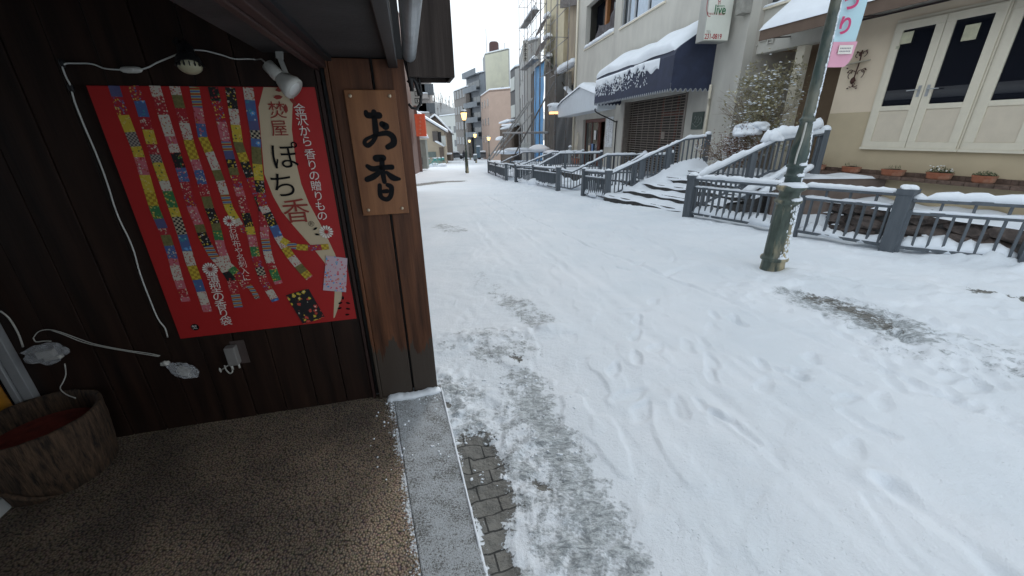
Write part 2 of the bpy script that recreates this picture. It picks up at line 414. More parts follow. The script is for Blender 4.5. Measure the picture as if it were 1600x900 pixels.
for k in range(46):                                      # prints on the roadway and near the shop
    q = g(rs2.uniform(690, 1250), rs2.uniform(300, 900)); dent(q[0], q[1], rs2.uniform(1.2, 2), rs2.uniform(.08, .12), rs2.uniform(.03, .045), rs2.uniform(.002, .006))
for p in [(1560, 640), (1590, 655), (1500, 575), (1420, 470 + 90), (1330, 700), (1170, 470), (1250, 585), (1195, 600)]:
    q = g(*p); dent(q[0], q[1], .8, .12, .05, .014)
# heaps
def heap(pts, wdt, h, k=5, f=5):
    global Z
    d = seg_d(X, Y, G2(pts)); e = np.exp(-(d / wdt) ** 2); Z += e * (h + h * 1.3 * vn(X * f, Y * f, k) + h * .8 * vn(X * f * 3, Y * f * 3, k + 1))
heap([(690, 530), (760, 522), (830, 516), (860, 512)], .14, .028)
heap([(1150, 462), (1200, 440), (1260, 435), (1290, 445)], .26, .035, 5, 9)
heap([(1240, 425), (1275, 430)], .12, .07)
heap([(1080, 345), (1240, 380), (1380, 402), (1450, 415), (1600, 440)], .33, .035, 5, 8)
heap([(1090, 330), (1262, 362), (1390, 385)], .28, .12); heap([(1440, 392), (1600, 422)], .30, .13)
heap([(640, 268), (700, 262), (790, 290), (870, 305), (940, 322), (985, 326)], .5, .05)
heap([(1480, 460), (1600, 480)], .3, .05)
# slush and bare places
def cap(pts, rad, soft): return np.clip(1 - (seg_d(X, Y, G2(pts)) - rad) / soft, 0, 1)
bare = np.maximum.reduce([cap([(742, 700), (752, 745), (765, 785)], .035, .17), cap([(768, 790), (772, 840), (785, 895)], .01, .09),
                          cap([(840, 752), (850, 760)], .0, .07) * .7, cap([(1275, 465), (1330, 482), (1385, 508)], .04, .26) * .58, cap([(1535, 458), (1590, 468)], .05, .14) * .8,
                          cap([(645, 290), (690, 284), (714, 283)], .30, .6) * .75, cap([(690, 628), (700, 632)], .01, .03), cap([(805, 558), (812, 562)], .0, .08) * .6])
slush = np.maximum.reduce([cap([(815, 590), (835, 640), (875, 700), (920, 790), (965, 895)], .05, .17) * .72, cap([(690, 640), (760, 720), (820, 800), (860, 900)], .30, .14) * .42,
                           cap([(740, 535), (800, 545)], .12, .25) * .35, cap([(800, 470), (845, 505)], .09, .12) * .55, cap([(690, 352), (712, 360)], .12, .2) * .5,
                           cap([(1270, 470), (1330, 485), (1400, 512)], .2, .25) * .75, cap([(1420, 530), (1560, 560)], .12, .5) * .22, cap([(745, 430), (790, 470)], .05, .15) * .2])
rough_zone = cap([(690, 620), (730, 700), (790, 800), (840, 900)], .28, .2)
rz2 = cap([(685, 590), (700, 640), (730, 680)], .10, .12) + cap([(690, 545), (780, 530), (840, 520)], .06, .12) * .6
Z += rough_zone * (.012 * vn(X * 17, Y * 17, 5) + .014 * vn(X * 34, Y * 34, 6) + .007 * vn(X * 60, Y * 60, 1)) + slush * .008 * vn(X * 14, Y * 26, 7)
Z += rz2 * (.03 * np.abs(vn(X * 13, Y * 13, 1)) + .025 * vn(X * 27, Y * 27, 2) + .01)
Z += nearf * .0022 * vn(X * 30, Y * 30, 4) * (.4 + foot_zone)
Z -= np.clip(bare * 1.4 + .35 * vn(X * 16, Y * 16, 3), 0, 1) * .014 * (bare > .02)
xf = np.interp(Y, [-20, 2.0, 4.1, 5.05, 5.95, 9.48], [24, 10.5, 8.1, 7.0, 5.95, 4.3])      # sunken channel behind the near fence
sd_ = np.clip((X - xf - .34) / .22, 0, 1) * np.clip((9.42 - Y) / .08, 0, 1) * (X < 12 + 0 * X)
Z -= .66 * sd_ * sd_ * (3 - 2 * sd_)
Z = np.where((TD > -2.9) & (TD < 6) & (SD < 1.86) & (SD > -8), np.minimum(Z, -.07), Z)
nx, ny = X.shape
me = bpy.data.meshes.new('ground'); co = np.stack([X, Y, Z], -1).reshape(-1, 3)
ii = np.arange(nx * ny).reshape(nx, ny)
fc = np.stack([ii[:-1, :-1], ii[1:, :-1], ii[1:, 1:], ii[:-1, 1:]], -1).reshape(-1, 4)
me.vertices.add(len(co)); me.vertices.foreach_set('co', co.ravel())
me.loops.add(fc.size); me.loops.foreach_set('vertex_index', fc.ravel().astype(np.int32))
me.polygons.add(len(fc)); me.polygons.foreach_set('loop_start', np.arange(0, fc.size, 4, dtype=np.int32))
me.polygons.foreach_set('use_smooth', np.ones(len(fc), bool)); me.update()
for nm, arr in (('bare', bare), ('slush', slush)):
    at = me.attributes.new(nm, 'FLOAT', 'POINT'); at.data.foreach_set('value', arr.ravel().astype(np.float32))
def ground_mat():
    m, t, b = new_mat('trodden_snow_over_pavers')
    c0 = t.nodes.new('ShaderNodeTexCoord').outputs['Object']
    ab = t.nodes.new('ShaderNodeAttribute'); ab.attribute_name = 'bare'; asl = t.nodes.new('ShaderNodeAttribute'); asl.attribute_name = 'slush'
    n1 = noise(t, c0, 14, 8, .65); n2 = noise(t, c0, 55, 5, .6); n3 = noise(t, c0, 1.1, 4); n4 = noise(t, c0, 190, 3)
    snowc = ramp(t, n3, [(.3, (.76, .81, .86)), (.7, (.84, .87, .91))])
    # marbled ice
    mpn = t.nodes.new('ShaderNodeMapping'); mpn.inputs['Rotation'].default_value = (0, 0, .3); mpn.inputs['Scale'].default_value = (1, 2.4, 1); t.links.new(c0, mpn.inputs[0])
    nm_ = N(t, 'ShaderNodeTexNoise', Scale=10.0, Detail=10.0, Roughness=.75, Distortion=1.9); t.links.new(mpn.outputs[0], nm_.inputs['Vector'])
    ice = ramp(t, nm_.outputs[0], [(.33, (.15, .165, .175)), (.48, (.35, .38, .40)), (.6, (.68, .72, .74))])
    sm = math_(t, 'ADD', math_(t, 'MULTIPLY', asl.outputs['Fac'], 1.25), math_(t, 'MULTIPLY', math_(t, 'SUBTRACT', n1, .5), 3.2))
    n5 = noise(t, c0, 4.5, 3); sm = math_(t, 'ADD', sm, math_(t, 'MULTIPLY', math_(t, 'SUBTRACT', n2, .5), 1.8)); sm = math_(t, 'ADD', sm, math_(t, 'MULTIPLY', math_(t, 'SUBTRACT', n5, .5), 2.2))
    smr = ramp(t, sm, [(.38, (0, 0, 0)), (.95, (1, 1, 1))])
    gate = ramp(t, asl.outputs['Fac'], [(.02, (0, 0, 0)), (.15, (1, 1, 1))])
    sf = math_(t, 'MULTIPLY', smr, gate)
    col = mixc(t, sf, snowc, ice)
    br = t.nodes.new('ShaderNodeTexBrick'); mb_ = t.nodes.new('ShaderNodeMapping'); mb_.inputs['Rotation'].default_value = (0, 0, -AZ - .06)
    mb_.inputs['Location'].default_value = (.03, .05, 0)
    t.links.new(c0, mb_.inputs[0]); t.links.new(mb_.outputs[0], br.inputs['Vector'])
    for k, v in {'Scale': 1.0, 'Mortar Size': .005, 'Mortar Smooth': .2, 'Brick Width': .19, 'Row Height': .095, 'Bias': 0}.items(): br.inputs[k].default_value = v
    br.inputs['Color1'].default_value = (.27, .26, .235, 1); br.inputs['Color2'].default_value = (.20, .195, .18, 1); br.inputs['Mortar'].default_value = (.018, .018, .018, 1)
    pav = mixc(t, math_(t, 'MULTIPLY', n4, .5), br.outputs[0], (.10, .10, .095))
    bmk = math_(t, 'ADD', math_(t, 'MULTIPLY', ab.outputs['Fac'], 1.5), math_(t, 'MULTIPLY', math_(t, 'SUBTRACT', n1, .5), 2.4))
    bmk = math_(t, 'ADD', bmk, math_(t, 'MULTIPLY', math_(t, 'SUBTRACT', n2, .5), 1.6))
    bm_ = ramp(t, bmk, [(.60, (0, 0, 0)), (.78, (1, 1, 1))])
    g2 = ramp(t, ab.outputs['Fac'], [(.02, (0, 0, 0)), (.12, (1, 1, 1))]); bf = math_(t, 'MULTIPLY', bm_, g2)
    col = mixc(t, bf, col, pav); t.links.new(col, b.inputs['Base Color'])
    ro = math_(t, 'SUBTRACT', .68, math_(t, 'MULTIPLY', sf, .33)); t.links.new(ro, b.inputs['Roughness']); b.inputs['Specular IOR Level'].default_value = .35
    hh = math_(t, 'ADD', math_(t, 'MULTIPLY', n1, .5), math_(t, 'MULTIPLY', n2, .3)); hh = math_(t, 'ADD', hh, math_(t, 'MULTIPLY', n4, .16))
    hh = math_(t, 'SUBTRACT', hh, math_(t, 'MULTIPLY', bf, .5))
    hh = math_(t, 'ADD', hh, math_(t, 'MULTIPLY', sf, math_(t, 'MULTIPLY', nm_.outputs[0], .5)))
    vp = N(t, 'ShaderNodeTexVoronoi', Scale=42.0); t.links.new(c0, vp.inputs['Vector']); pits = ramp(t, vp.outputs['Distance'], [(.05, (0, 0, 0)), (.26, (1, 1, 1))]); sel = ramp(t, n1, [(.52, (1, 1, 1)), (.60, (0, 0, 0))])
    hh = math_(t, 'ADD', hh, math_(t, 'MULTIPLY', math_(t, 'MAXIMUM', pits, sel), .22))
    bump(t, b, hh, .8, .022)
    return m
me.materials.append(ground_mat())
go = bpy.data.objects.new('ground', me); COL.objects.link(go); ORG['ground'] = np.zeros(3); struct(go)
Zi = Z
def gnd(x, y):
    i = min(max(np.searchsorted(ax_, x) - 1, 0), nx - 2); j = min(max(np.searchsorted(ay_, y) - 1, 0), ny - 2); return float(Zi[i, j])

# ------------------------------------------------------------------ near shop: floor, kerb
def edge_q(t):
    ge = t.nodes.new('ShaderNodeNewGeometry'); vals = []
    for e, in ((e1,), (e2,)):
        vm = t.nodes.new('ShaderNodeVectorMath'); vm.operation = 'DOT_PRODUCT'; t.links.new(ge.outputs['Position'], vm.inputs[0]); vm.inputs[1].default_value = tuple(e); vals.append(math_(t, 'SUBTRACT', vm.outputs['Value'], float(A0.dot(e))))
    return math_(t, 'ADD', math_(t, 'SUBTRACT', vals[0], 1.53), math_(t, 'MULTIPLY', vals[1], .12))
def agg_mat():
    m, t, b = new_mat('washed_aggregate'); v = coords(t)
    vo = N(t, 'ShaderNodeTexVoronoi', Scale=104.0, Randomness=1.0); t.links.new(v, vo.inputs['Vector'])
    n1 = noise(t, v, 2.5, 5); n2 = noise(t, v, 120, 3)
    c = ramp(t, vo.outputs['Distance'], [(.18, (.36, .28, .205)), (.48, (.22, .17, .125)), (.78, (.045, .034, .026))])
    c2 = mixc(t, .03, c, vo.outputs['Color'])
    dk = ramp(t, n1, [(.35, (.5, .5, .52)), (.7, (1.15, 1.1, 1.05))])
    mm = t.nodes.new('ShaderNodeMixRGB'); mm.blend_type = 'MULTIPLY'; mm.inputs[0].default_value = 1; t.links.new(c2, mm.inputs[1]); t.links.new(dk, mm.inputs[2])
    nf = noise(t, v, 75, 5, .75); nl = noise(t, v, 7, 4); fz = math_(t, 'ADD', math_(t, 'ADD', math_(t, 'MULTIPLY', edge_q(t), 4.5), math_(t, 'MULTIPLY', nf, 1.3)), math_(t, 'MULTIPLY', nl, .8))
    col_ = mixc(t, ramp(t, fz, [(.98, (0, 0, 0)), (1.12, (1, 1, 1))]), mm.outputs[0], (.66, .70, .74))
    t.links.new(col_, b.inputs['Base Color']); b.inputs['Roughness'].default_value = .75; b.inputs['Specular IOR Level'].default_value = .3
    inv = math_(t, 'SUBTRACT', 1.0, vo.outputs['Distance']); bump(t, b, inv, .9, .006); return m
def kerb_mat():
    m, t, b = new_mat('frosted_concrete'); v = coords(t)
    n1 = noise(t, v, 9, 6, .7); n2 = noise(t, v, 95, 6, .85); n3 = noise(t, v, 210, 3)
    con = ramp(t, n2, [(.3, (.11, .11, .105)), (.7, (.33, .325, .31))])
    f = math_(t, 'ADD', math_(t, 'MULTIPLY', math_(t, 'SUBTRACT', n1, .5), 1.8), math_(t, 'MULTIPLY', math_(t, 'SUBTRACT', n2, .5), 3.2)); f = math_(t, 'ADD', f, math_(t, 'MULTIPLY', math_(t, 'SUBTRACT', n3, .5), 1.6)); f = math_(t, 'ADD', f, .55)
    q_ = edge_q(t); f = math_(t, 'SUBTRACT', f, math_(t, 'MULTIPLY', math_(t, 'ABSOLUTE', math_(t, 'SUBTRACT', q_, .10)), .55)); fr = ramp(t, f, [(.24, (0, 0, 0)), (.54, (1, 1, 1))]); fr = math_(t, 'MULTIPLY', fr, .85)
    c = mixc(t, fr, con, (.72, .76, .80)); t.links.new(c, b.inputs['Base Color']); b.inputs['Roughness'].default_value = .7
    bump(t, b, f, .8, .008); return m
KE = lambda t: 1.858 - .061 * t            # kerb's street edge, s as a function of t
KI = lambda t: 1.53 - .12 * t
mb = MB(SH); mb.extr([(-6, .02, 0), (KI(.02), .02, 0), (KI(-3), -3, 0), (-6, -3, 0)], (0, 0, -.12)); struct(mb.build('shop_floor', agg_mat()))
mb = MB(SH); mb.extr([(KI(.02) + .002, .02, .003), (KE(.02), .02, .003), (KE(-3), -3, .003), (KI(-3) + .002, -3, .003)], (0, 0, -.2)); struct(mb.build('concrete_kerb', kerb_mat(), bevel=.006))
# snow blown against the foot of the corner boards, crumbs on the floor, snow caught along the kerb edge
mb = MB()
snow_strip(mb, [SH(1.50, -.055, .004), SH(1.66, -.07, .004), SH(1.85, -.045, .004)], .075, .022, 3, .015, lump=.45)
tag(mb.build('snow_drift', SNOW, smooth=True), 'little snow drift against the foot of the corner boards', 'snow')
mb = MB(); snow_strip(mb, [SH(KE(-.02) - .004, -.02, 0), SH(KE(-.7) - .004, -.7, 0), SH(KE(-1.6) - .004, -1.6, 0)], .013, .008, 5, .012, lump=.5)
tag(mb.build('kerb_snow', SNOW, smooth=True), 'thin rim of snow along the concrete kerb edge', 'snow')
mb = MB(); rr = random.Random(4)
for k in range(70):
    s_, t_ = rr.uniform(1.42, 1.85), -abs(rr.gauss(.05, .38)) - .05
    if k < 9: s_, t_ = rr.uniform(1.48, 1.56), rr.uniform(-.34, -.10)
    q = SH(s_, t_, .004); r_ = rr.uniform(.003, .010); mb.blob(q, r_, r_, r_ * .7, k, .3, 1)
for k in range(90):
    px, py = rr.uniform(690, 900), rr.uniform(570, 760); q = g(px, py)
    if (q - A0).dot(e1) < KE((q - A0).dot(e2)) + .02: continue
    r_ = abs(rr.gauss(0, .0035)) + .002; mb.blob((q[0], q[1], gnd(q[0], q[1]) + .001), r_ * 1.4, r_, r_ * .7, k, .7, 2)
o = tag(mb.build('snow_crumbs', SNOW, smooth=True), 'loose snow crumbs scattered along the kerb and shop floor', 'snow', kind=None) if False else mb.build('snow_crumbs', SNOW, smooth=True)
tag(o, 'loose snow crumbs scattered along the kerb and shop floor', 'snow crumbs'); o['kind'] = 'stuff'

# ------------------------------------------------------------------ near shop: building
shop = thing('timber_shop', 'dark stained timber shopfront with corner post and low eaves at left', 'shop building', SH(.9, .2, 0))
mb = MB(SH); s_ = -2.2; rr = random.Random(2); edges = []
while s_ < 1.405:
    w_ = rr.uniform(.15, .19); e_ = min(s_ + w_, 1.405); d_ = rr.uniform(0, .006)
    mb.box(s_, e_ - .005, -d_, .03, 0, 2.9); s_ = e_
mb.build('board_wall', WOODWALL, shop, bevel=.002)
mb = MB(SH); mb.box(-2.2, 1.83, .032, .10, 0, 2.9); mb.build('wall_backing', BLACKP, shop)
mb = MB(SH); mb.box(1.405, 1.422, -.02, .03, 0, 2.0); mb.build('door_track', WOODBEAM, shop, bevel=.002)
mb = MB(SH); mb.box(1.47, 1.665, -.035, .03, .004, 2.0); mb.box(1.678, 1.832, -.03, .03, .004, 2.0); mb.box(1.45, 1.468, -.045, .03, .004, 2.0)
mb.build('corner_post', WOODPOST, shop, bevel=.003)
mb = MB(SH); mb.box(1.79, 1.828, .10, 6.0, -.1, 4.4); mb.box(-6, 1.79, 5.9, 6, -.1, 4.4); mb.build('side_wall', WOODWALL, shop)
mb = MB(SH); mb.box(-6, 1.8, .10, 5.9, 3.0, 3.2); mb.build('upper_floor', BLACKP, shop)
mb = MB(SH); mb.box(1.47, 1.80, -3.3, .0, 2.005, 2.03); mb.build('eaves_soffit', SOFFIT, shop)
mb = MB(SH); mb.box(1.185, 1.395, -3.3, -.001, 2.02, 2.05); mb.build('inner_soffit', SOFFIT, shop)
mb = MB(SH); mb.box(1.40, 1.462, -3.3, -.03, 1.955, 2.06); mb.box(1.405, 1.43, -3.3, -.03, 1.945, 1.955); mb.build('eaves_beam', WOODBEAM, shop, bevel=.004)
mb = MB(SH); mb.box(1.466, 1.492, -3.3, -.03, 1.985, 2.004); mb.build('curtain_rail', BLACKP, shop)
mb = MB(SH); mb.box(1.755, 1.80, -3.3, -.03, 1.96, 2.004); mb.build('eaves_fascia', BLACKP, shop, bevel=.004)
mb = MB(SH); mb.box(-6, 1.183, -3.3, .0, 2.55, 2.7); mb.box(1.17, 1.185, -3.3, .0, 2.03, 2.6); mb.build('porch_ceiling', SOFFIT, shop)
mb = MB(SH); mb.box(-.62, -.56, -3.3, -.62, -.001, 2.7); mb.build('porch_side_wall', WOODWALL, shop)
mb = MB(SH); mb.box(-6, 1.25, -3.5, -3.3, -.1, 4.4); mb.box(-6, 2.0, -3.3, -.0, 2.72, 2.85); mb.build('added_porch_wall', WOODWALL, shop)  # unseen wall behind the camera and slab overhead, added to darken the porch
mb = MB(SH); pr = []
for k in range(13):
    a = math.pi * k / 12; pr.append((1.862 + .034 * math.cos(a + math.pi), 2.02 + .036 * math.sin(a + math.pi)))
mb.extr([(x, -3.3, z) for x, z in pr], (0, 3.25, 0)); mb.build('gutter', METALG, shop, smooth=True)
mb = MB(SH); mb.tube([(1.832, -3.3, 2.035), (1.832, -1.5, 2.03), (1.838, -.1, 2.025)], .008, 8); mb.build('gutter_cable', BLACKP, shop, smooth=True)
mb = MB(SH)
mb.box(1.848, 2.09, .0, .018, 1.925, 3.4); mb.box(2.07, 2.09, .018, .26, 1.925, 3.4); mb.box(1.848, 1.868, .018, .26, 1.925, 3.4); mb.box(1.868, 2.07, .24, .26, 1.925, 3.4); mb.box(1.868, 2.07, .018, .24, 1.95, 1.97)
mb.build('boxed_eaves_end', WOODFASCIA, shop, bevel=.003)
mb = MB(SH)
for k in range(5):
    mb.tube([(1.836 + .006 * k, .03 + .01 * k, 2.03 - .012 * k), (1.846 + .004 * k, .02, 1.96 - .01 * k), (1.86, .03, 1.90 - .01 * k)], .009 + .002 * (k % 3), 7)
mb.build('tape_bundle', BLACKP, shop, smooth=True)
mb = MB(SH); mb.tube([(1.895, .03, 1.95), (1.905, .03, 1.90), (1.908, .03, 1.85), (1.898, .03, 1.80), (1.875, .03, 1.775), (1.85, .03, 1.78), (1.835, .03, 1.80)], .0075, 8)
mb.tube([(1.845, .03, 1.90), (1.87, .03, 1.93), (1.885, .03, 1.90), (1.90, .03, 1.84)], .011, 8)
mb.build('black_hose', BLACKP, shop, smooth=True)

mb = MB(SH); mb.box(-6, 1.78, -3.5, 5.88, 4.41, 4.6); mb.box(-6, 1.70, -3.3, .09, 2.86, 4.4); mb.build('upper_storey', WOODWALL, shop)
mb = MB(SH); mb.extr([(2.2, -3.7, 4.5), (2.2, 6.2, 4.5), (-2, 6.2, 6.0), (-2, -3.7, 6.0)], (0, 0, .12)); mb.build('roof', BLACKP, shop)
mb = MB(SH); mb.extr([(2.22, -3.7, 4.63), (2.22, 6.2, 4.63), (-2, 6.2, 6.14), (-2, -3.7, 6.14)], (0, 0, .25)); mb.build('roof_snow', SNOW, shop, bevel=.1)
# ------------------------------------------------------------------ poster
SU, SV = e1, UZ
T0 = -.012
def PP(px, py, k=0): s_, z_ = wp(px, py, T0); return SH(s_, T0 - .0007 * k, z_)
poster = thing('poster', 'large red poster with patchwork ribbons and Japanese lettering on the dark wall', 'poster', SH(.917, T0, .595))
mb = MB(SH); mb.box(.447, 1.389, T0, T0 + .003, .595, 1.873); mb.build('sheet', RED, poster)
L_ = [(412, 136), (404, 167), (409, 225), (413, 272), (427, 307), (440, 330), (458, 352), (488, 386), (507, 410), (523, 455), (521, 497)]
R_ = [(462, 138), (457, 167), (456, 202), (462, 251), (471, 288), (483, 318), (507, 362), (524, 398), (534, 430), (534, 465), (523, 496)]
mb = MB()
a = [mb.P(PP(*p, 1)) for p in L_]; b_ = [mb.P(PP(*p, 1)) for p in R_]
for k in range(len(a) - 1): mb.face((a[k], b_[k], b_[k + 1], a[k + 1]))
mb.build('cream_band', CREAM, poster)
def floral(name, base, petal, petal2, center, scale=38):
    m, t, b = new_mat(name); v = coords(t)
    nzv = N(t, 'ShaderNodeTexNoise', Scale=120.0, Detail=3.0); t.links.new(v, nzv.inputs['Vector']); va = t.nodes.new('ShaderNodeVectorMath'); va.operation = 'MULTIPLY_ADD'; t.links.new(nzv.outputs[1], va.inputs[0]); va.inputs[1].default_value = (.008, .008, .008); t.links.new(v, va.inputs[2]); v = va.outputs[0]
    vo = N(t, 'ShaderNodeTexVoronoi', Scale=float(scale)); t.links.new(v, vo.inputs['Vector'])
    vo2 = N(t, 'ShaderNodeTexVoronoi', Scale=scale * 2.3); t.links.new(v, vo2.inputs['Vector'])
    pc = ramp(t, N(t, 'ShaderNodeSeparateColor').outputs[0] if False else vo.outputs['Color'], [(.35, petal), (.6, petal2)])
    sp = t.nodes.new('ShaderNodeSeparateColor'); t.links.new(vo.outputs['Color'], sp.inputs[0])
    r = ramp(t, sp.outputs[0], [(0, petal), (.45, petal2), (.75, base)]); r.node.color_ramp.interpolation = 'CONSTANT'
    f = ramp(t, math_(t, 'ADD', vo.outputs['Distance'], math_(t, 'MULTIPLY', vo2.outputs['Distance'], .35)), [(.16, (1, 1, 1)), (.17, (0, 0, 0)), (.2, (0, 0, 0)), (.56, (0, 0, 0)), (.6, (1, 1, 1))])
    c = mixc(t, ramp(t, math_(t, 'ADD', vo.outputs['Distance'], math_(t, 'MULTIPLY', vo2.outputs['Distance'], .4)), [(.56, (0, 0, 0)), (.62, (1, 1, 1))]), r, base)
    c = mixc(t, ramp(t, vo.outputs['Distance'], [(.14, (1, 1, 1)), (.17, (0, 0, 0))]), c, center)
    t.links.new(c, b.inputs['Base Color']); b.inputs['Roughness'].default_value = .5; return m
def checker(name, c1, c2, scale):
    m, t, b = new_mat(name); ck = N(t, 'ShaderNodeTexChecker', Scale=float(scale)); t.links.new(coords(t, (1, 0, 1)), ck.inputs['Vector'])
    ck.inputs['Color1'].default_value = (*c1, 1); ck.inputs['Color2'].default_value = (*c2, 1); t.links.new(ck.outputs[0], b.inputs['Base Color']); return m
def waves(name, c1, c2, scale, direction='Z', bands=None):
    m, t, b = new_mat(name); w = N(t, 'ShaderNodeTexWave', Scale=float(scale)); w.bands_direction = direction
    t.links.new(coords(t), w.inputs['Vector']); t.links.new(ramp(t, w.outputs[1], bands or [(.4, c1), (.6, c2)]), b.inputs['Base Color']); return m
wht = (.55, .5, .42); red = (.36, .02, .03); blu = (.07, .12, .28); yel = (.55, .40, .04); grn = (.04, .17, .06); blk = (.015, .014, .016); pnk = (.5, .13, .16); tea = (.05, .22, .3)
PAT = [floral('pattern_pink_blossom', pnk, wht, red, yel, 88), floral('pattern_red_blossom', red, wht, pnk, yel, 100), floral('pattern_white_red', wht, red, pnk, yel, 105),
       floral('pattern_blue_blossom', blu, wht, pnk, red, 92), floral('pattern_blue_wave', blu, tea, (.1, .3, .6), wht, 40), floral('pattern_yellow', yel, (.6, .5, .15), grn, red, 80),
       floral('pattern_green', grn, yel, (.2, .35, .1), wht, 85), floral('pattern_black_floral', blk, yel, wht, red, 85), floral('pattern_black_red', blk, red, grn, yel, 75),
       checker('pattern_check', blk, (.45, .38, .27), 95), checker('pattern_gold_plaid', yel, (.33, .21, .02), 75), checker('pattern_lattice', (.08, .07, .07), (.35, .3, .26), 130),
       waves('pattern_stripes', grn, wht, 14, 'Z', [(.15, blu), (.35, wht), (.55, grn), (.75, yel), (.9, red)]), pm('pattern_indigo', (.09, .09, .2), .5, .1, 20, .02), pm('pattern_moss', (.16, .14, .05), .5, .3, 90, .02),
       floral('pattern_mixed', red, blu, yel, wht, 100)]
RIB = [([(178, 134), (190, 172), (215, 235), (242, 327), (257, 362), (269, 398), (277, 430), (291, 471)], .044),
       ([(208, 134), (219, 160), (245, 250), (272, 327), (286, 369), (298, 410), (310, 442), (325, 487)], .044),
       ([(242, 134), (262, 200), (285, 270), (301, 327), (311, 350), (318, 371), (333, 398), (350, 418), (362, 437), (367, 457), (373, 480)], .044),
       ([(273, 135), (284, 176), (298, 230), (310, 265), (328, 327), (337, 349), (345, 384), (355, 413), (376, 432), (386, 450)], .042),
       ([(304, 136), (317, 213), (333, 251), (345, 283), (358, 325), (376, 355), (389, 361)], .040),
       ([(333, 136), (349, 202), (356, 232), (366, 269), (382, 325), (392, 361), (402, 408), (414, 442), (431, 470)], .042),
       ([(360, 137), (368, 190), (373, 225), (387, 265), (400, 297), (411, 325), (414, 369), (419, 398), (429, 427), (436, 443)], .042),
       ([(388, 137), (394, 178), (400, 213), (402, 251), (405, 279), (411, 321), (422, 340), (436, 371), (453, 398), (471, 420), (484, 434)], .044),
       ([(440, 374), (455, 383), (468, 386), (490, 387), (514, 385)], .034), ([(389, 445), (397, 455), (403, 466)], .028)]
rr = random.Random(21)
for k, (pts, wd) in enumerate(RIB):
    P3 = [np.array(wp(*p, T0)) for p in pts]; L = [0]
    for a, b_ in zip(P3[:-1], P3[1:]): L.append(L[-1] + np.linalg.norm(b_ - a))
    tt = [0]; 
    while tt[-1] < L[-1]: tt.append(min(L[-1], tt[-1] + rr.uniform(.035, .095)))
    def at(l): return np.array([np.interp(l, L, [p[0] for p in P3]), np.interp(l, L, [p[1] for p in P3])])
    mb = MB(); last = -1
    for l0, l1 in zip(tt[:-1], tt[1:]):
        mi = rr.choice([i for i in (0, 0, 0, 1, 1, 1, 1, 2, 2, 2, 2, 3, 4, 5, 5, 6, 7, 8, 9, 10, 10, 11, 12, 13, 14, 15, 15) if i != last]); last = mi; mb.mi = mi
        n = 3; row = []
        for q in range(n + 1):
            l = l0 + (l1 - l0) * q / n; c = at(l); d = at(min(l + .01, L[-1])) - at(max(l - .01, 0)); d /= np.linalg.norm(d); x = np.array([-d[1], d[0]])
            row.append((mb.P(SH(*(c + x * wd / 2)[:1], T0 - .0014 - .0004 * k, (c + x * wd / 2)[1])), mb.P(SH(*(c - x * wd / 2)[:1], T0 - .0014 - .0004 * k, (c - x * wd / 2)[1]))))
        for q in range(n): mb.face((row[q][0], row[q][1], row[q + 1][1], row[q + 1][0]))
    mb.build('ribbon', PAT, poster)
def wall_char(ch, px, py, size, mat, k=8, off=.0, mbo=None):
    s_, z_ = wp(px, py, T0); return text_mesh(ch, size, SH(s_, T0 - .0007 * k, z_), e1, UZ, mat, poster, off=off, mb_only=mbo)
def column(chars, p0, p1, size, mat, name):
    mb = MB(); a = np.array(wp(*p0, T0)); b_ = np.array(wp(*p1, T0)); n = len(chars)
    for i, ch in enumerate(chars):
        c = a + (b_ - a) * i / max(1, n - 1); text_mesh(ch, size, SH(c[0], T0 - .0056, c[1]), e1, UZ, mat, poster, off=-.0004 if size < .05 else .0, mb_only=mb)
    mb.build('lettering', mat, poster, label=name)
column('焚屋', (434, 174), (437, 202), .082, INKR, 'small dark red characters')
column('ぽち', (446, 247), (444, 292), .14, INKB, 'large black characters')
column('香', (464, 332), (464, 332), .14, INKR, 'large dark red character')
column('金沢から', (469, 172), (480, 222), .056, INKW, 'white column of characters'); column('香りの贈りもの', (485, 242), (504, 338), .056, INKW, 'white column of characters')
column('お財布や名刺入に', (364, 359), (386, 434), .042, INKW, 'small white characters'); column('薄型の香り袋', (334, 437), (354, 502), .060, INKW, 'white characters')
column('®', (487, 350), (487, 350), .04, INKB, 'registered mark')
def flower(px, py, r, petals, m1, m2, label):
    s_, z_ = wp(px, py, T0); mb = MB()
    for i in range(petals):
        a0 = 2 * math.pi * i / petals; da = math.pi / petals * .82
        mb.poly([SH(s_ + r * rd * math.cos(a0 + dd), T0 - .006, z_ + r * rd * math.sin(a0 + dd)) for rd, dd in ((.25, 0), (.85, -da), (1.0, -da * .5), (1.03, 0), (1.0, da * .5), (.85, da))])
    o = mb.build('flower', m1, poster, label=label)
    mb = MB(); mb.poly([SH(s_ + r * .28 * math.cos(a), T0 - .0066, z_ + r * .28 * math.sin(a)) for a in [2 * math.pi * i / 12 for i in range(12)]]); mb.build('flower_centre', m2, poster)
flower(359, 345, .028, 12, INKW, RED, 'white star flower'); flower(329, 420, .036, 16, INKW, INKR, 'white rosette'); flower(510, 362, .036, 14, INKW, RED, 'white and red flower')
mb = MB(); s_, z_ = wp(305, 511, T0); mb.poly([SH(s_ + .020 * math.cos(a), T0 - .002, z_ + .020 * math.sin(a)) for a in [2 * math.pi * i / 20 for i in range(20)]]); mb.build('seal', INKB, poster)
column('焚', (305, 511), (305, 511), .028, INKW, 'tiny white character in the seal')
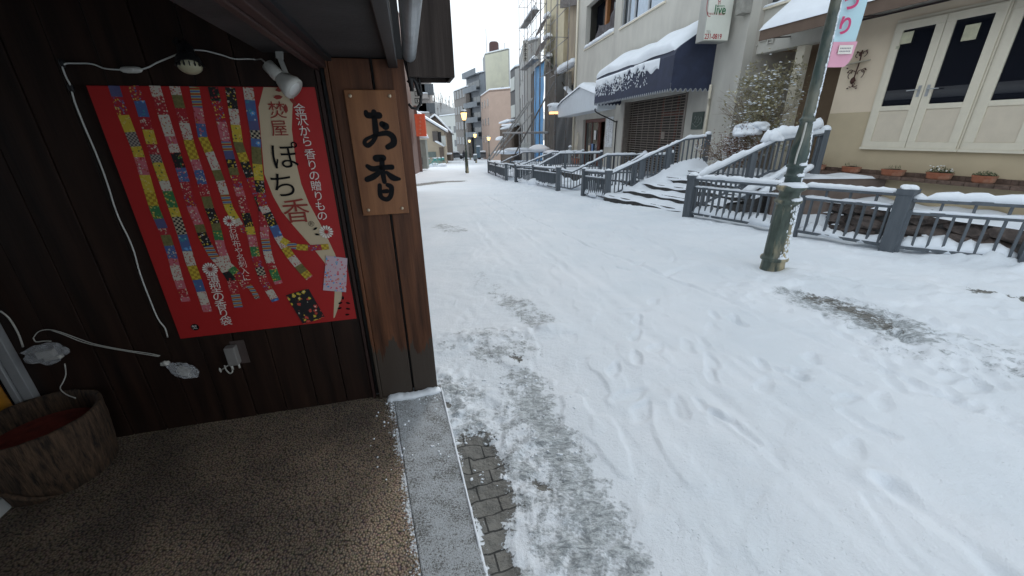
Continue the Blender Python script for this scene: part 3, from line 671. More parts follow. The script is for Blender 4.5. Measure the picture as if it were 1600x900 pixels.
for pts, mt, nm in [([(510, 399), (543, 403), (541, 456), (505, 453)], floral('pattern_pastel_sachet', (.55, .42, .47), (.6, .08, .13), (.05, .32, .6), (.6, .55, .1), 62), 'pastel flowered sachet'),
                    ([(447, 461), (482, 450), (508, 495), (474, 506)], floral('pattern_dark_sachet', blk, (.5, .06, .04), (.6, .45, .05), (.6, .55, .45), 36), 'black flowered sachet')]:
    mb = MB(); mb.poly([PP(*p, 8) for p in pts]); mb.build('sachet', mt, poster, label=nm)
mb = MB()
def leafp(mb, px, py, ang, L, k=8):
    s_, z_ = wp(px, py, T0); c, s2 = math.cos(ang), math.sin(ang)
    mb.poly([SH(s_ + (x * c - y * s2) * L, T0 - .0007 * k, z_ + (x * s2 + y * c) * L) for x, y in ((-1, 0), (-.4, .42), (.4, .38), (1, 0), (.4, -.38), (-.4, -.42))])
for p in [(536, 465, 1.4), (532, 473, .3), (544, 473, -.4), (531, 481, .2), (544, 482, -.3), (543, 491, 0), (493, 357, .5), (496, 366, -.3)]: leafp(mb, *p, .014)
mb.build('dark_leaves', INKB, poster)
mb = MB()
for p in [(438, 140, .2), (435, 152, .1), (447, 170, 1.4), (458, 158, 2.2), (449, 145, 1.2), (460, 147, .3)]: leafp(mb, *p, .022)
mb.build('red_buds', INKR, poster)

# ------------------------------------------------------------------ wooden signboard with brush writing
sb = thing('signboard', 'varnished wooden signboard with black brush characters on the corner post', 'signboard', SH(1.65, -.05, 1.23))
mb = MB(SH); mb.box(1.528, 1.775, -.066, -.045, 1.232, 1.858); mb.build('board', SIGNWOOD, sb, bevel=.003)
pm('brass_screw', (.5, .4, .28), .35, .1, metal=.5)
for s_, z_ in ((1.555, 1.83), (1.745, 1.83), (1.56, 1.262), (1.74, 1.262)):
    mb = MB(SH); mb.blob((s_, -.068, z_), .009, .004, .009, 1, 0, 2, -2); mb.build('screw_head', MATS['brass_screw'], sb, smooth=True)
def brush(mb, pts, T=-.068):
    # pts in enlarged-crop px (520,130 origin, 4.09 px per px), third value the stroke width in mm
    q = [(*wp(520 + x / 4.09, 130 + y / 4.09, T), w / 540) for x, y, w in pts]; fine = []
    for i in range(len(q) - 1):
        p0, p1, p2, p3 = q[max(i - 1, 0)], q[i], q[i + 1], q[min(i + 2, len(q) - 1)]
        for k in range(6):
            u = k / 6; fine.append(tuple(.5 * ((2 * p1[c]) + (-p0[c] + p2[c]) * u + (2 * p0[c] - 5 * p1[c] + 4 * p2[c] - p3[c]) * u * u + (-p0[c] + 3 * p1[c] - 3 * p2[c] + p3[c]) * u ** 3) for c in range(3)))
    fine.append(q[-1]); ring = []
    for i, (s_, z_, w_) in enumerate(fine):
        d = np.array([fine[min(i + 1, len(fine) - 1)][0] - fine[max(i - 1, 0)][0], fine[min(i + 1, len(fine) - 1)][1] - fine[max(i - 1, 0)][1]]); d /= np.linalg.norm(d) + 1e-9
        ring.append((mb.P(SH(s_ - d[1] * w_ / 2, T, z_ + d[0] * w_ / 2)), mb.P(SH(s_ + d[1] * w_ / 2, T, z_ - d[0] * w_ / 2))))
    for a, b_ in zip(ring[:-1], ring[1:]): mb.face((a[0], a[1], b_[1], b_[0]))
    for e in (fine[0], fine[-1]): mb.poly([SH(e[0] + e[2] * .5 * math.cos(a), T - .0002, e[1] + e[2] * .5 * math.sin(a)) for a in [math.pi * k / 5 for k in range(10)]])
mb = MB()
for st in [[(212, 185, 12), (222, 204, 16), (255, 206, 16), (296, 206, 18)], [(263, 185, 15), (268, 240, 15), (274, 300, 17), (272, 345, 12), (252, 378, 12), (224, 398, 13), (205, 385, 12), (210, 362, 10), (245, 343, 9), (300, 325, 12), (350, 320, 15), (385, 345, 17), (388, 385, 18), (352, 408, 15)],
           [(316, 262, 17), (338, 276, 20)]]: brush(mb, st)
mb.build('brush_character', INKB, sb)
mb = MB()
for st in [[(278, 480, 20), (320, 478, 19)], [(222, 530, 12), (255, 548, 16), (305, 540, 14), (378, 536, 15)], [(314, 490, 14), (318, 560, 15), (330, 630, 13)], [(300, 568, 13), (262, 596, 17), (220, 615, 16)],
           [(345, 570, 10), (385, 604, 18), (426, 612, 9)], [(300, 652, 12), (304, 715, 14), (325, 738, 13), (352, 740, 14), (372, 715, 14), (374, 665, 15), (350, 650, 12)], [(325, 692, 12), (348, 690, 13)]]: brush(mb, st)
mb.build('brush_character', INKB, sb)

# ------------------------------------------------------------------ spotlights, cable, sockets
def sp(px, py, t): s_, z_ = wp(px, py, t); return SH(s_, t, z_)
_tube = MB.tube
def smooth_tube(self, pts, r, n=8, cap=True):
    P = [np.array(p, float) for p in pts]
    if len(P) < 4 or hasattr(r, '__len__'): return _tube(self, pts, r, n, cap)
    out = []
    for i in range(len(P) - 1):
        p0, p1, p2, p3 = P[max(i - 1, 0)], P[i], P[i + 1], P[min(i + 2, len(P) - 1)]
        for k in range(3):
            u = k / 3; out.append(.5 * ((2 * p1) + (-p0 + p2) * u + (2 * p0 - 5 * p1 + 4 * p2 - p3) * u * u + (-p0 + 3 * p1 - 3 * p2 + p3) * u ** 3))
    out.append(P[-1]); return _tube(self, out, r, n, cap)
MB.tube = smooth_tube
wl = thing('clip_spotlight', 'old white clip spotlight above the poster, tilted down', 'spotlight', sp(430, 100, -.06), 'spotlights over the poster')
mb = MB(); a = sp(417, 100, -.12); b_ = sp(436, 120, -.13); c = sp(461, 140, -.15); ax = b_ - a
mb.tube([a, a + (b_ - a) * .04, a + (b_ - a) * .9, b_], [.020, .027, .029, .027], 20); mb.build('socket', WHITEPL, wl, smooth=True)
mb = MB(); d = (c - b_)
mb.tube([b_, b_ + d * .15, b_ + d * .45, b_ + d * .75, b_ + d * .98, b_ + d * .96], [.024, .032, .042, .052, .050, .046], 24, cap=False); mb.build('shade', WHITEPL, wl, smooth=True)
mb = MB(); mb.tube([b_ + d * .3, b_ + d * .9, b_ + d * 1.0], [.02, .040, .030], 20); mb.build('bulb', pm('frosted_bulb', (.62, .62, .6), .3, .03), wl, smooth=True)
mb = MB(); mb.beam(sp(436, 73, -.03), sp(437, 92, -.04), .032, .012, tuple(e2)); mb.beam(sp(436, 88, -.04), sp(447, 115, -.06), .022, .008, tuple(e2)); mb.beam(sp(447, 115, -.06), sp(451, 117, -.12), .015, .008); mb.build('clip', WHITEPL, wl, bevel=.002)
bl = thing('clip_spotlight', 'black ribbed clip spotlight in the dark beside the white one', 'spotlight', sp(293, 95, -.06), 'spotlights over the poster')
mb = MB(); a = sp(287, 68, -.08); b_ = sp(297, 104, -.13); d = b_ - a
mb.tube([a, a + d * .2, a + d * .5, a + d * .7, b_], [.02, .03, .034, .046, .05], 20)
for k in range(16):
    an = 2 * math.pi * k / 16; o_ = e1 * math.cos(an) + e2 * math.sin(an); mb.beam(a + d * .55 + o_ * .036, b_ + o_ * .051, .004, .008, tuple(o_))
mb.build('ribbed_shade', BLACKP, bl)
mb = MB(); mb.tube([b_ - d * .02, b_ + d * .04, b_ + d * .14, b_ + d * .2], [.044, .044, .034, .012], 20); mb.build('bulb', pm('cream_bulb', (.38, .36, .24), .3, .03), bl, smooth=True)
mb = MB(); mb.beam(sp(273, 62, -.03), sp(290, 80, -.06), .03, .01, tuple(e2)); mb.tube([sp(292, 76, -.12), sp(297, 84, -.14)], .009, 8); mb.build('clip', BLACKP, bl)
cb = thing('power_cable', 'white lamp cable with inline switch running around the poster', 'cable', sp(100, 100, -.02))
mb = MB(); TC = -.016
mb.tube([sp(*p, TC) for p in [(399, 93), (390, 92), (366, 92), (350, 87), (332, 82), (318, 79), (302, 78), (296, 80)]] , .0034, 6)
mb.tube([sp(400, 93, TC), sp(408, 92, -.06), sp(416, 99, -.118)], .0034, 6)
mb.tube([sp(*p, TC) for p in [(276, 85), (262, 91), (245, 98), (232, 105), (222, 108)]], .0034, 6)
mb.tube([sp(*p, TC) for p in [(188, 109), (172, 108), (160, 106), (148, 101), (135, 99), (118, 99), (104, 99), (98, 103), (99, 110), (104, 122), (110, 134), (116, 157), (126, 183), (133, 200), (146, 230), (153, 247), (163, 273), (172, 300), (178, 320), (188, 346), (201, 372), (210, 395), (216, 418), (224, 442), (233, 465), (243, 490), (250, 503), (258, 513), (262, 527)]], .0034, 6)
mb.build('flex', CABLE, cb, smooth=True)
mb = MB(); a = sp(188, 109, TC); b_ = sp(222, 109, TC); mb.tube([a, a + (b_ - a) * .1, a + (b_ - a) * .3, a + (b_ - a) * .7, a + (b_ - a) * .9, b_], [.005, .011, .014, .014, .011, .005], 12); mb.blob(sp(205, 108, TC - .013), .012, .005, .009, 1, 0, 2, -2); mb.build('inline_switch', WHITEPL, cb, smooth=True)
for p in [(97, 99), (111, 138)]: mb = MB(); q = sp(*p, -.012); mb.blob(q, .012, .01, .02, 1, .1, 2, -2); mb.build('cable_clip', BLACKP, cb)
lc = thing('lead', 'thin brown-white lead between the two plastic wrapped plugs', 'lead', sp(160, 540, -.02))
mb = MB(); mb.tube([sp(*p, -.02) for p in [(52, 528), (58, 520), (66, 516), (78, 515), (95, 519), (125, 530), (150, 538), (190, 546), (232, 552), (250, 556)]], .0022, 6)
mb.tube([sp(*p, -.03) for p in [(80, 516), (100, 523), (130, 535), (165, 543), (205, 550), (248, 557)]], .002, 6); mb.tube([sp(*p, -.02) for p in [(52, 528), (56, 534), (68, 533), (80, 533)]], .003, 6); mb.build('flex', WHITEPL, lc, smooth=True)
mb = MB(); mb.tube([sp(*p, t) for p, t in [((101, 568), -.05), ((103, 585), -.06), ((98, 598), -.08), ((94, 607), -.11), ((103, 616), -.15), ((118, 622), -.19)]], .0026, 6); mb.build('tail', WHITEPL, lc, smooth=True); mb = MB(); mb.tube([sp(0, 486, -.05), sp(14, 497, -.05), sp(28, 520, -.04), sp(36, 542, -.03)], .004, 6); mb.build('tail', WHITEPL, lc, smooth=True)
def wrapped(px, py, lx, lz, ang, label, neck):
    t = thing('wrapped_plug', label, 'plug', sp(px, py, -.05), 'plugs wrapped in plastic on the wall'); c = np.array(sp(px, py, -.045))
    ux = e1 * math.cos(ang) + UZ * math.sin(ang); uz = -e1 * math.sin(ang) + UZ * math.cos(ang)
    mb = MB(lambda x, y, z: c + ux * x + (-e2) * y + uz * z); bm = bmesh.new(); bmesh.ops.create_icosphere(bm, subdivisions=3, radius=1); rnd = random.Random(int(px)); ix = {}
    for v in bm.verts:
        k = 1 + rnd.uniform(-.26, .16); q = v.co; tp = 1 - .55 * max(0, -q.x) if neck else 1; ix[v] = mb.P((q.x * lx * k, q.y * .032 * k, q.z * lz * k * tp))
    for f in bm.faces: mb.face([ix[v] for v in f.verts])
    bm.free(); mb.build('plastic_bag', FILM, t)
    mb = MB(lambda x, y, z: c + ux * x + (-e2) * y + uz * z); mb.box(-lx * .35, lx * .45, -.016, .012, -lz * .35, lz * .3); mb.box(-lx * .1, lx * .7, -.012, .014, -lz * .65, -lz * .3); mb.build('plug', WHITEPL, t, bevel=.004)
    return t, c, ux
t_, c_, u_ = wrapped(286, 578, .078, .046, -.62, 'plug in a knotted clear bag below the poster corner', True)
mb = MB(); a = c_ - u_ * .072; mb.blob(a - u_ * .012 + UZ * .006, .017, .014, .017, 3, .3, 2, -2); mb.blob(a - u_ * .03 - UZ * .006, .02, .01, .012, 5, .3, 2, -2); mb.build('bag_knot', WHITEPL, t_, smooth=True)
wrapped(70, 553, .092, .060, .1, 'plug bundled in crumpled clear plastic above the planter', False)
sk = thing('wall_socket', 'grey boxed wall socket with two plugs under the poster', 'socket', sp(368, 553, -.03))
def wq(px, py): return wp(px, py, -.02)
s0, z0 = wq(352, 541); s1, z1 = wq(377, 566); mb = MB(SH); mb.box(s0, s1, -.055, -.008, z1, z0); mb.build('cover', GREYPL, sk, bevel=.005)
mb = MB(SH); mb.box(s0 + .02, s1 + .04, -.008, -.004, z1 - .015, z0 + .02); mb.build('back_plate', pm('old_plate', (.07, .05, .045), .6), sk)
mb = MB(SH)
mb.tube([(s1 - .05, -.03, z1), (s1 - .05, -.03, z1 - .035)], .007, 8); mb.build('plug', WHITEPL, sk, smooth=True); mb = MB(SH); mb.tube([(s1 - .012, -.03, z1), (s1 - .012, -.03, z1 - .03)], .006, 8); mb.build('plug', WHITEPL, sk, smooth=True); mb = MB(SH)
mb.tube([(s1 - .05, -.03, z1 - .03), (s1 - .055, -.035, z1 - .05), (s1 - .07, -.035, z1 - .055), (s1 - .085, -.03, z1 - .03), (s1 - .09, -.02, z1 - .005)], .004, 6)
mb.tube([(s0 - .0, -.02, z1 + .0), (s0 - .035, -.02, z1 - .02), (s0 - .06, -.02, z1 - .035)], .004, 6); mb.blob((s0 - .06, -.03, z1 - .03), .006, .006, .016, 2, .2, 2, -2)
mb.build('short_lead', WHITEPL, sk, smooth=True)

# ------------------------------------------------------------------ planter, aluminium frame, white box, amber sheet
def bark_mat():
    m, t, b = new_mat('cast_tree_bark'); v = coords(t, (15, 15, 1.3)); n1 = noise(t, v, 3.5, 8, .75); v2 = coords(t, (22, 22, 4)); n2 = noise(t, v2, 3, 5)
    s = math_(t, 'ADD', math_(t, 'MULTIPLY', n1, .7), math_(t, 'MULTIPLY', n2, .35)); t.links.new(ramp(t, s, [(.42, (.010, .006, .004)), (.60, (.115, .068, .040))]), b.inputs['Base Color'])
    b.inputs['Roughness'].default_value = .75; bump(t, b, s, 1.0, .02); return m
pc = SH(-.155, -.245, 0)
pot = thing('planter', 'round concrete planter cast like a tree stump, lower left', 'planter', pc)
mb = MB(); n = 96; prof = [(.205, 0), (.218, .01), (.234, .12), (.246, .26), (.250, .345), (.248, .357), (.240, .362), (.228, .356), (.224, .33), (.218, .2)]
rings = []; rr = random.Random(3); gl = [(rr.uniform(0, 6.28), rr.uniform(.03, .09), rr.uniform(.003, .009), rr.uniform(-1.5, 1.5)) for _ in range(34)]
for i, (r, z) in enumerate(prof):
    ring = []
    for j in range(n):
        a = 2 * math.pi * j / n; dr = 0
        if i < 7:
            for (a0, w_, dp, sl_) in gl:
                da = (a - a0 - sl_ * z + math.pi) % (2 * math.pi) - math.pi; dr -= dp * math.exp(-(da / w_) ** 2)
        ring.append(mb.P((pc[0] + (r + dr) * math.cos(a), pc[1] + (r + dr) * math.sin(a), z)))
    rings.append(ring)
for i in range(len(prof) - 1):
    for j in range(n): mb.face((rings[i][j], rings[i][(j + 1) % n], rings[i + 1][(j + 1) % n], rings[i + 1][j]))
mb.build('pot_wall', bark_mat(), pot, smooth=True)
mb = MB(); mb.lathe([(.215, .22), (.219, .25), (.001, .256)], (pc[0], pc[1], 0), 40); mb.build('red_soil', pm('dark_red_soil', (.20, .03, .02), .9, .3, 18, .8), pot)
mb = MB(); d = pc - SH(-.155, -.5, 0); 
mb.tube([SH(-.27, -.47, .19), SH(-.22, -.485, .14), SH(-.16, -.49, .10), SH(-.10, -.485, .06), SH(-.03, -.455, .03)], [.004, .010, .012, .010, .004], 8); mb.build('raised_branch', MATS['cast_tree_bark'], pot, smooth=True)
fr_ = thing('sliding_door', 'aluminium framed sliding door at the far left edge', 'door', SH(-.32, -.05, 0))
mb = MB(SH); mb.box(-.338, -.292, -.045, -.004, .0, 2.2); mb.build('frame', ALU, fr_, bevel=.003)
mb = MB(SH); mb.box(-.372, -.345, -.055, -.02, .0, 2.2); mb.build('sash', ALU, fr_, bevel=.003)
mb = MB(SH); mb.box(-.56, -.374, -.05, -.035, .0, 2.2); mb.build('pane', GLASS, fr_)
mb = MB(SH); mb.grid(lambda u, v: (-.555 + .18 * u, -.065 + .008 * math.sin(u * 9 + v * 3), .25 + .75 * v), 10, 14); mb.grid(lambda u, v: (-.555 + .18 * u, -.061 + .008 * math.sin(u * 9 + v * 3), .25 + .75 * v), 10, 14)
tag(mb.build('amber_sheet', AMBER, smooth=True), 'amber yellow cloth hanging beside the aluminium door frame', 'cloth')
mb = MB(SH); mb.box(-.70, -.235, -.75, -.44, 0, .075)
tag(mb.build('white_box', pm('white_board', (.45, .46, .45), .6, .05), bevel=.004), 'white box standing on the floor in the lower left corner', 'box')

# ================================================================== street side: fences, railings, stairs, terraces
def fence(label, group, pts, snow_h=.05, mains=None, h=.95, wide=.085):
    root = thing('timber_fence', label, 'fence', (*pts[0], gnd(*pts[0])), group)
    n = len(pts)
    for i, p in enumerate(pts):
        z = gnd(*p) if i not in () else 0; main = mains is None or mains[i]
        nx_ = pts[min(i + 1, n - 1)]; pv = pts[max(i - 1, 0)]; a = math.atan2(nx_[1] - pv[1], nx_[0] - pv[0]); c, s_ = math.cos(a), math.sin(a)
        w_ = wide if main else .04
        if main and i == 0 and wide > .1: w_ = .085
        fr = lambda x, y, zz, p=p, c=c, s_=s_: (p[0] + x * c - y * s_, p[1] + x * s_ + y * c, zz)
        zb = gz(p[1])
        mb = MB(fr); mb.box(-w_, w_, -w_, w_, zb - .15, zb + (h + .02 if main else h - .2))
        if main: mb.box(-w_ - .012, w_ + .012, -w_ - .012, w_ + .012, zb + h - .06, zb + h + .025)
        mb.build('post', GFENCE, root, bevel=.006)
        if main:
            mb = MB(); mb.blob((p[0], p[1], zb + h + .03), w_ * 1.15, w_ * 1.15, snow_h * .95, i + int(p[0] * 10), .2, 3, -.1); mb.build('snow_cap', SNOW, root, smooth=True)
    for i in range(n - 1):
        a = np.array([*pts[i], gz(pts[i][1])]); b_ = np.array([*pts[i + 1], gz(pts[i + 1][1])]); d = (b_ - a); L = np.linalg.norm(d); d /= L; a2 = a + d * (.09 if mains is None or mains[i] else -.0); b2 = b_ - d * (.09 if mains is None or mains[i + 1] else 0)
        mb = MB(); mb.beam(a2 + UZ * (h - .06), b2 + UZ * (h - .06), .10, .055); mb.build('top_rail', GFENCE, root, bevel=.006)
        mb = MB(); mb.beam(a2 + UZ * (h - .25), b2 + UZ * (h - .25), .06, .05); mb.build('middle_rail', GFENCE, root, bevel=.005)
        mb = MB(); mb.beam(a2 + UZ * .10, b2 + UZ * .10, .06, .05); mb.build('bottom_rail', GFENCE, root, bevel=.005)
        k = max(2, int(L / .155)); 
        for j in range(1, k):
            p = a + d * L * j / k; mb = MB(); mb.beam(p + UZ * .12, p + UZ * (h - .275), .045, .03, tuple(d)); mb.build('baluster', GFENCE, root)
        for fr_k in (.25, .5, .75):
            p = a + d * L * fr_k; mb = MB(); mb.beam(p + UZ * (h - .225), p + UZ * (h - .088), .03, .03, tuple(d)); mb.build('spacer', GFENCE, root)
        mb = MB(); snow_strip(mb, [a2 + UZ * (h - .032), b2 + UZ * (h - .032)], .115, snow_h, i + 5); mb.build('snow_top', SNOW, root, smooth=True)
        mb = MB(); snow_strip(mb, [a2 + UZ * (h - .224), b2 + UZ * (h - .224)], .07, snow_h * .45, i + 9); mb.build('snow_ledge', SNOW, root, smooth=True)
        nrm = np.array([-d[1], d[0], 0]); nrm = nrm if nrm[0] > 0 else -nrm
        mb = MB(); snow_strip(mb, [a2 + nrm * .06 + UZ * .09, b2 + nrm * .06 + UZ * .09], .19, .17, i + 3, .09, lump=.5); mb.build('snow_bank', SNOW, root, smooth=True)
    return root
GF = 'grey timber fences along the street'
P2 = (4.30, 9.48); P1 = (5.95, 5.95); PM = (5.32, 7.20); PR = (6.95, 5.02)
fence('grey timber fence with thick snow from the steps to the wide post, behind the lamp', GF, [P2, PM, P1], .065, [1, 0, 1], wide=.095)
fence('grey timber fence running out of the right frame edge in front of the dark rocks', GF, [(5.99, 5.88), PR, (8.1, 4.1)], .075, [0, 1, 1], h=.88)
fence('short grey fence panel left of the wide snowy steps', GF, [(3.20, 13.2), (2.77, 15.1)], .05)
fence('middle grey fence of two panels between two flights of steps', GF, [(2.07, 17.4), (1.25, 21.3), (.36, 23.4)], .05)
fence('far grey fence panel near the leaning props', GF, [(-.22, 24.6), (-1.0, 29.5), (-1.75, 33.9)], .05)
def railing(label, pts, seed, base, snow_h=.08, posts=(0, .5, 1)):
    root = thing('stair_railing', label, 'railing', pts[0], 'grey railings beside the street steps')
    P = [np.array(p, float) for p in pts]
    L = [0]
    for a, b_ in zip(P[:-1], P[1:]): L.append(L[-1] + np.linalg.norm(b_ - a))
    at = lambda l: np.array([np.interp(l, L, [p[c] for p in P]) for c in range(3)])
    for k, (a, b_) in enumerate(zip(P[:-1], P[1:])):
        d = (b_ - a) / np.linalg.norm(b_ - a)
        mb = MB(); mb.beam(a - UZ * .03 - d * .02, b_ - UZ * .03 + d * .02, .10, .06); mb.build('handrail', GFENCE, root, bevel=.006)
        mb = MB(); mb.beam(a - UZ * .72, b_ - UZ * .72, .05, .045); mb.build('lower_rail', GFENCE, root)
    mb = MB(); snow_strip(mb, [p + UZ * .0 for p in P], .12, snow_h, seed); mb.build('snow_top', SNOW, root, smooth=True)
    n = min(60, int(L[-1] / .135))
    for j in range(1, n):
        p = at(L[-1] * j / n); mb = MB(); mb.beam(p - UZ * .06, p - UZ * .74, .045, .03, (1, 0, 0)); mb.build('baluster', GFENCE, root)
    for f in posts:
        p = at(L[-1] * f); zb = min(gz(p[1]), p[2] - .95) if f == 0 else base; mb = MB(lambda x, y, z, p=p: (p[0] + x, p[1] + y, z)); mb.box(-.07, .07, -.07, .07, zb - .05, p[2] - .06 if f not in (1,) else p[2] + .06); mb.build('post', GFENCE, root, bevel=.006)
    p = at(L[-1]); mb = MB(); mb.blob((p[0], p[1], p[2] + .06), .10, .10, .08, seed, .12, 3, -.2); mb.build('snow_cap', SNOW, root, smooth=True)
    return root
railing('long grey stair railing left of the wide snowy steps', [(3.30, 13.19, .36), (5.45, 13.02, 1.37), (6.14, 12.96, 1.43)], 1, .2, .07, (.33, .62, 1))
railing('grey stair railing heaped with snow right of the wide steps', [(4.40, 9.52, .56), (6.2, 9.72, 1.38), (7.4, 9.85, 1.52)], 2, .1, .13, (.45, 1))
railing('grey railing beside the short fence panel, sloping up to the shutter', [(2.78, 15.24, .22), (3.69, 15.16, .16), (4.88, 15.07, .80), (5.9, 15.0, .80)], 3, -.5, .06, (.6, 1))
railing('grey railing rising from the near end of the middle fence', [(2.07, 17.4, .14), (2.64, 17.31, .04), (4.06, 17.19, .70), (5.6, 17.1, .70)], 4, -.6, .06, (.6, 1))
railing('grey railing rising from the far end of the middle fence', [(.40, 23.2, -.16), (1.34, 22.9, -.25), (2.77, 22.76, .52), (5.0, 22.58, .52)], 5, -.9, .07, (.35, .6, 1))
railing('grey railing rising from the near end of the far fence', [(-.21, 25.2, -.18), (.57, 25.17, -.30), (2.58, 25.0, .48), (4.4, 24.9, .48)], 6, -1.0, .07, (.6, 1))
railing('farthest grey railing sloping up beneath the leaning props', [(-1.77, 34.2, -.62), (-1.09, 34.14, -.84), (1.14, 33.96, .10), (2.9, 33.8, .10)], 7, -1.4, .07, (.4, .7, 1))

# stepped snowy stairs and terraces
steps = thing('stone_steps', 'wide flight of dark stone steps under snow between two railings', 'steps', (4.4, 11.2, -.45), 'flights of steps up from the street')
lx = [3.1, 3.68, 4.22, 4.78, 5.32]; LR = [(x, 13.12 - .08 * (x - 3.2)) for x in lx]; RR = [(x + 1.66, 9.72 + .2 * (x + 1.66 - 5)) for x in lx]
topL, topR = (7.2, 12.9), (8.4, 10.1)
for k in range(5):
    z0 = -.62; z1 = -.47 + .19 * (k + 1)
    nxt = (LR[k + 1], RR[k + 1]) if k < 4 else (topL, topR)
    a, b_ = np.array([*LR[k], 0]), np.array([*RR[k], 0]); c, d = np.array([*nxt[1], 0]), np.array([*nxt[0], 0])
    mb = MB(); mb.extr([tuple(a + UZ * z0), tuple(b_ + UZ * z0), tuple(c + UZ * z0), tuple(d + UZ * z0)], (0, 0, z1 - .035 - z0)); mb.build('step' if k < 4 else 'landing', STONE, steps, bevel=.01)
    rr = random.Random(k); mb = MB(); nu, nv = 36, 10 if k < 4 else 24
    def fn(u, v, k=k, a=a, b_=b_, c=c, d=d, z1=z1):
        p = (a * (1 - u) + b_ * u) * (1 - v) + (d * (1 - u) + c * u) * v; e = min(1, v * 7 + .0) ** .5
        over = -.03 * (1 if v == 0 else 0) * (math.sin(u * 31 + k * 2) + math.sin(u * 73 + k)) * .35
        p = p + (c - b_) / np.linalg.norm(c - b_) * (-.035 if v == 0 else (-.02 if v < .12 else .0))
        rise = .03 * math.exp(-((1 - u) / .06) ** 2)
        return (p[0], p[1], z1 - .034 - (.055 + .018 * math.sin(u * 11 + k * 2) + .014 * math.sin(u * 29 + k)) * (v == 0) + e * (.045 + .015 * math.sin(u * 17 + k) + .012 * math.sin(u * 41 + v * 5)) + rise * e)
    mb.grid(fn, nu, nv)
    mb.build('snow', SNOW, steps, smooth=True)
snb = MB()
def bank(v, u):
    x = 3.25 + 2.85 * v; wd = np.interp(v, [0, .3, .75, 1], [.98, .80, .50, .42]); z = np.interp(v, [0, .12, .78, 1], [-.50, -.40, .60, .62]); e = (1 - u) ** .55 if u > .0 else 1
    return (x + .28 * u * wd, 13.2 - .08 * (x - 3.2) - wd * u * .95, z + .03 * math.sin(v * 22 + u * 5) * (1 - u) + .17 * e - .20 * u - .02)
snb.grid(bank, 44, 14)
snb.build('snow_bank', SNOW, steps, smooth=True)
def lerp3(pts, f):
    L = [0]
    for a, b_ in zip(pts[:-1], pts[1:]): L.append(L[-1] + math.dist(a, b_))
    return tuple(np.interp(f * L[-1], L, [p[c] for p in pts]) for c in range(3))
ter = thing('terrace', 'snow covered terrace strip in front of the shops on the right', 'terrace', (5, 16, -.6))
TF = [(5.1, 13.28, -.04), (5.0, 15.1, -.12), (4.06, 17.2, -.24), (2.8, 22.8, -.40), (2.5, 25, -.45), (1.1, 34, -.84), (.2, 45, -1.3)]
TB = [(8.4, 13.6, -.04), (8.0, 15.1, -.12), (7.7, 17.2, -.24), (7.0, 22.8, -.40), (6.8, 25, -.45), (6.0, 34, -.84), (5, 45, -1.3)]
mb = MB()
for (a, b_, c, d) in zip(TF[:-1], TF[1:], TB[1:], TB[:-1]):
    q = [np.array(p) for p in (a, b_, c, d)]; lo = [p * np.array([1, 1, 0]) + UZ * (gz(p[1]) - .3) for p in q]
    i = [mb.P(tuple(p - UZ * .05)) for p in q] + [mb.P(tuple(p)) for p in lo]
    for f in ((0, 1, 2, 3), (0, 4, 5, 1), (3, 2, 6, 7)): mb.face([i[k] for k in f])
q = [np.array(p) for p in (TF[0], TB[0])]; mb.poly([tuple(q[0] - UZ * .05), tuple(q[1] - UZ * .05), (q[1][0], q[1][1], -.9), (q[0][0], q[0][1], -.9)])
mb.build('retaining_wall', STONE, ter)
mb = MB(); mb.grid(lambda u, v: tuple(np.array(lerp3(TF, u)) * (1 - v) + np.array(lerp3(TB, u)) * v + UZ * (.03 + .025 * math.sin(u * 60 + v * 9) + .02 * math.sin(u * 143 + v * 23)) * (0 if v == 0 else 1) + (np.array([-.03, 0, -.05]) if v == 0 else 0)), 90, 16)
mb.build('snow', SNOW, ter, smooth=True)
def flight(label, x0, x1, y0, y1, z0, z1, n):
    t = thing('stone_steps', label, 'steps', (x0, y0, z0), 'flights of steps up from the street')
    for k in range(n):
        xa = x0 + (x1 - x0) * k / n; zt = z0 + (z1 - z0) * (k + 1) / n
        mb = MB(); mb.box(xa, x1 + .3 + .01 * k, y0, y1, z0 - .4, zt - .05); mb.build('step', STONE, t)
        mb = MB(); mb.grid(lambda u, v, xa=xa, zt=zt: (xa - .02 + ((x1 - x0) / n + .1) * v, y0 + (y1 - y0) * u, zt - .055 + min(1, v * 6) * (.05 + .015 * math.sin(u * 20 + k))), 24, 8); mb.build('snow', SNOW, t, smooth=True)
flight('short snowy flight of steps between the first and second fences', 3.75, 4.85, 15.2, 17.05, -.66, -.14, 3)
flight('short snowy flight of steps between the middle and far fences', 1.45, 2.75, 23.0, 24.9, -1.02, -.42, 3)
# planted beds behind the fences
for lab, a, b_, c, d in (('snow heaped in the bed behind the middle fence', (2.4, 17.5), (.75, 22.9), (2.6, 22.6), (3.9, 17.4)), ('snow heaped in the bed behind the far fence', (.2, 25.2), (-1.3, 33.8), (1.0, 33.6), (2.3, 25.2)), ('snow heaped in the bed behind the short fence panel', (3.5, 13.5), (3.1, 15.0), (4.9, 15.0), (5.0, 13.6))):
    mb = MB(); rr = random.Random(int(a[0] * 10)); A_, B_, C_, D_ = [np.array([*p, 0.]) for p in (a, b_, c, d)]
    for k in range(16):
        u, v = rr.random(), rr.random(); p = (A_ * (1 - u) + B_ * u) * (1 - v) + (D_ * (1 - u) + C_ * u) * v
        mb.blob((p[0], p[1], gz(p[1]) + .05), rr.uniform(.3, .6), rr.uniform(.3, .7), rr.uniform(.12, .38), k, .2, 3, -.3)
    tag(mb.build('snow_heap', SNOW, smooth=True), lab, 'snow heap', 'heaps of snow in the beds')['kind'] = 'stuff'

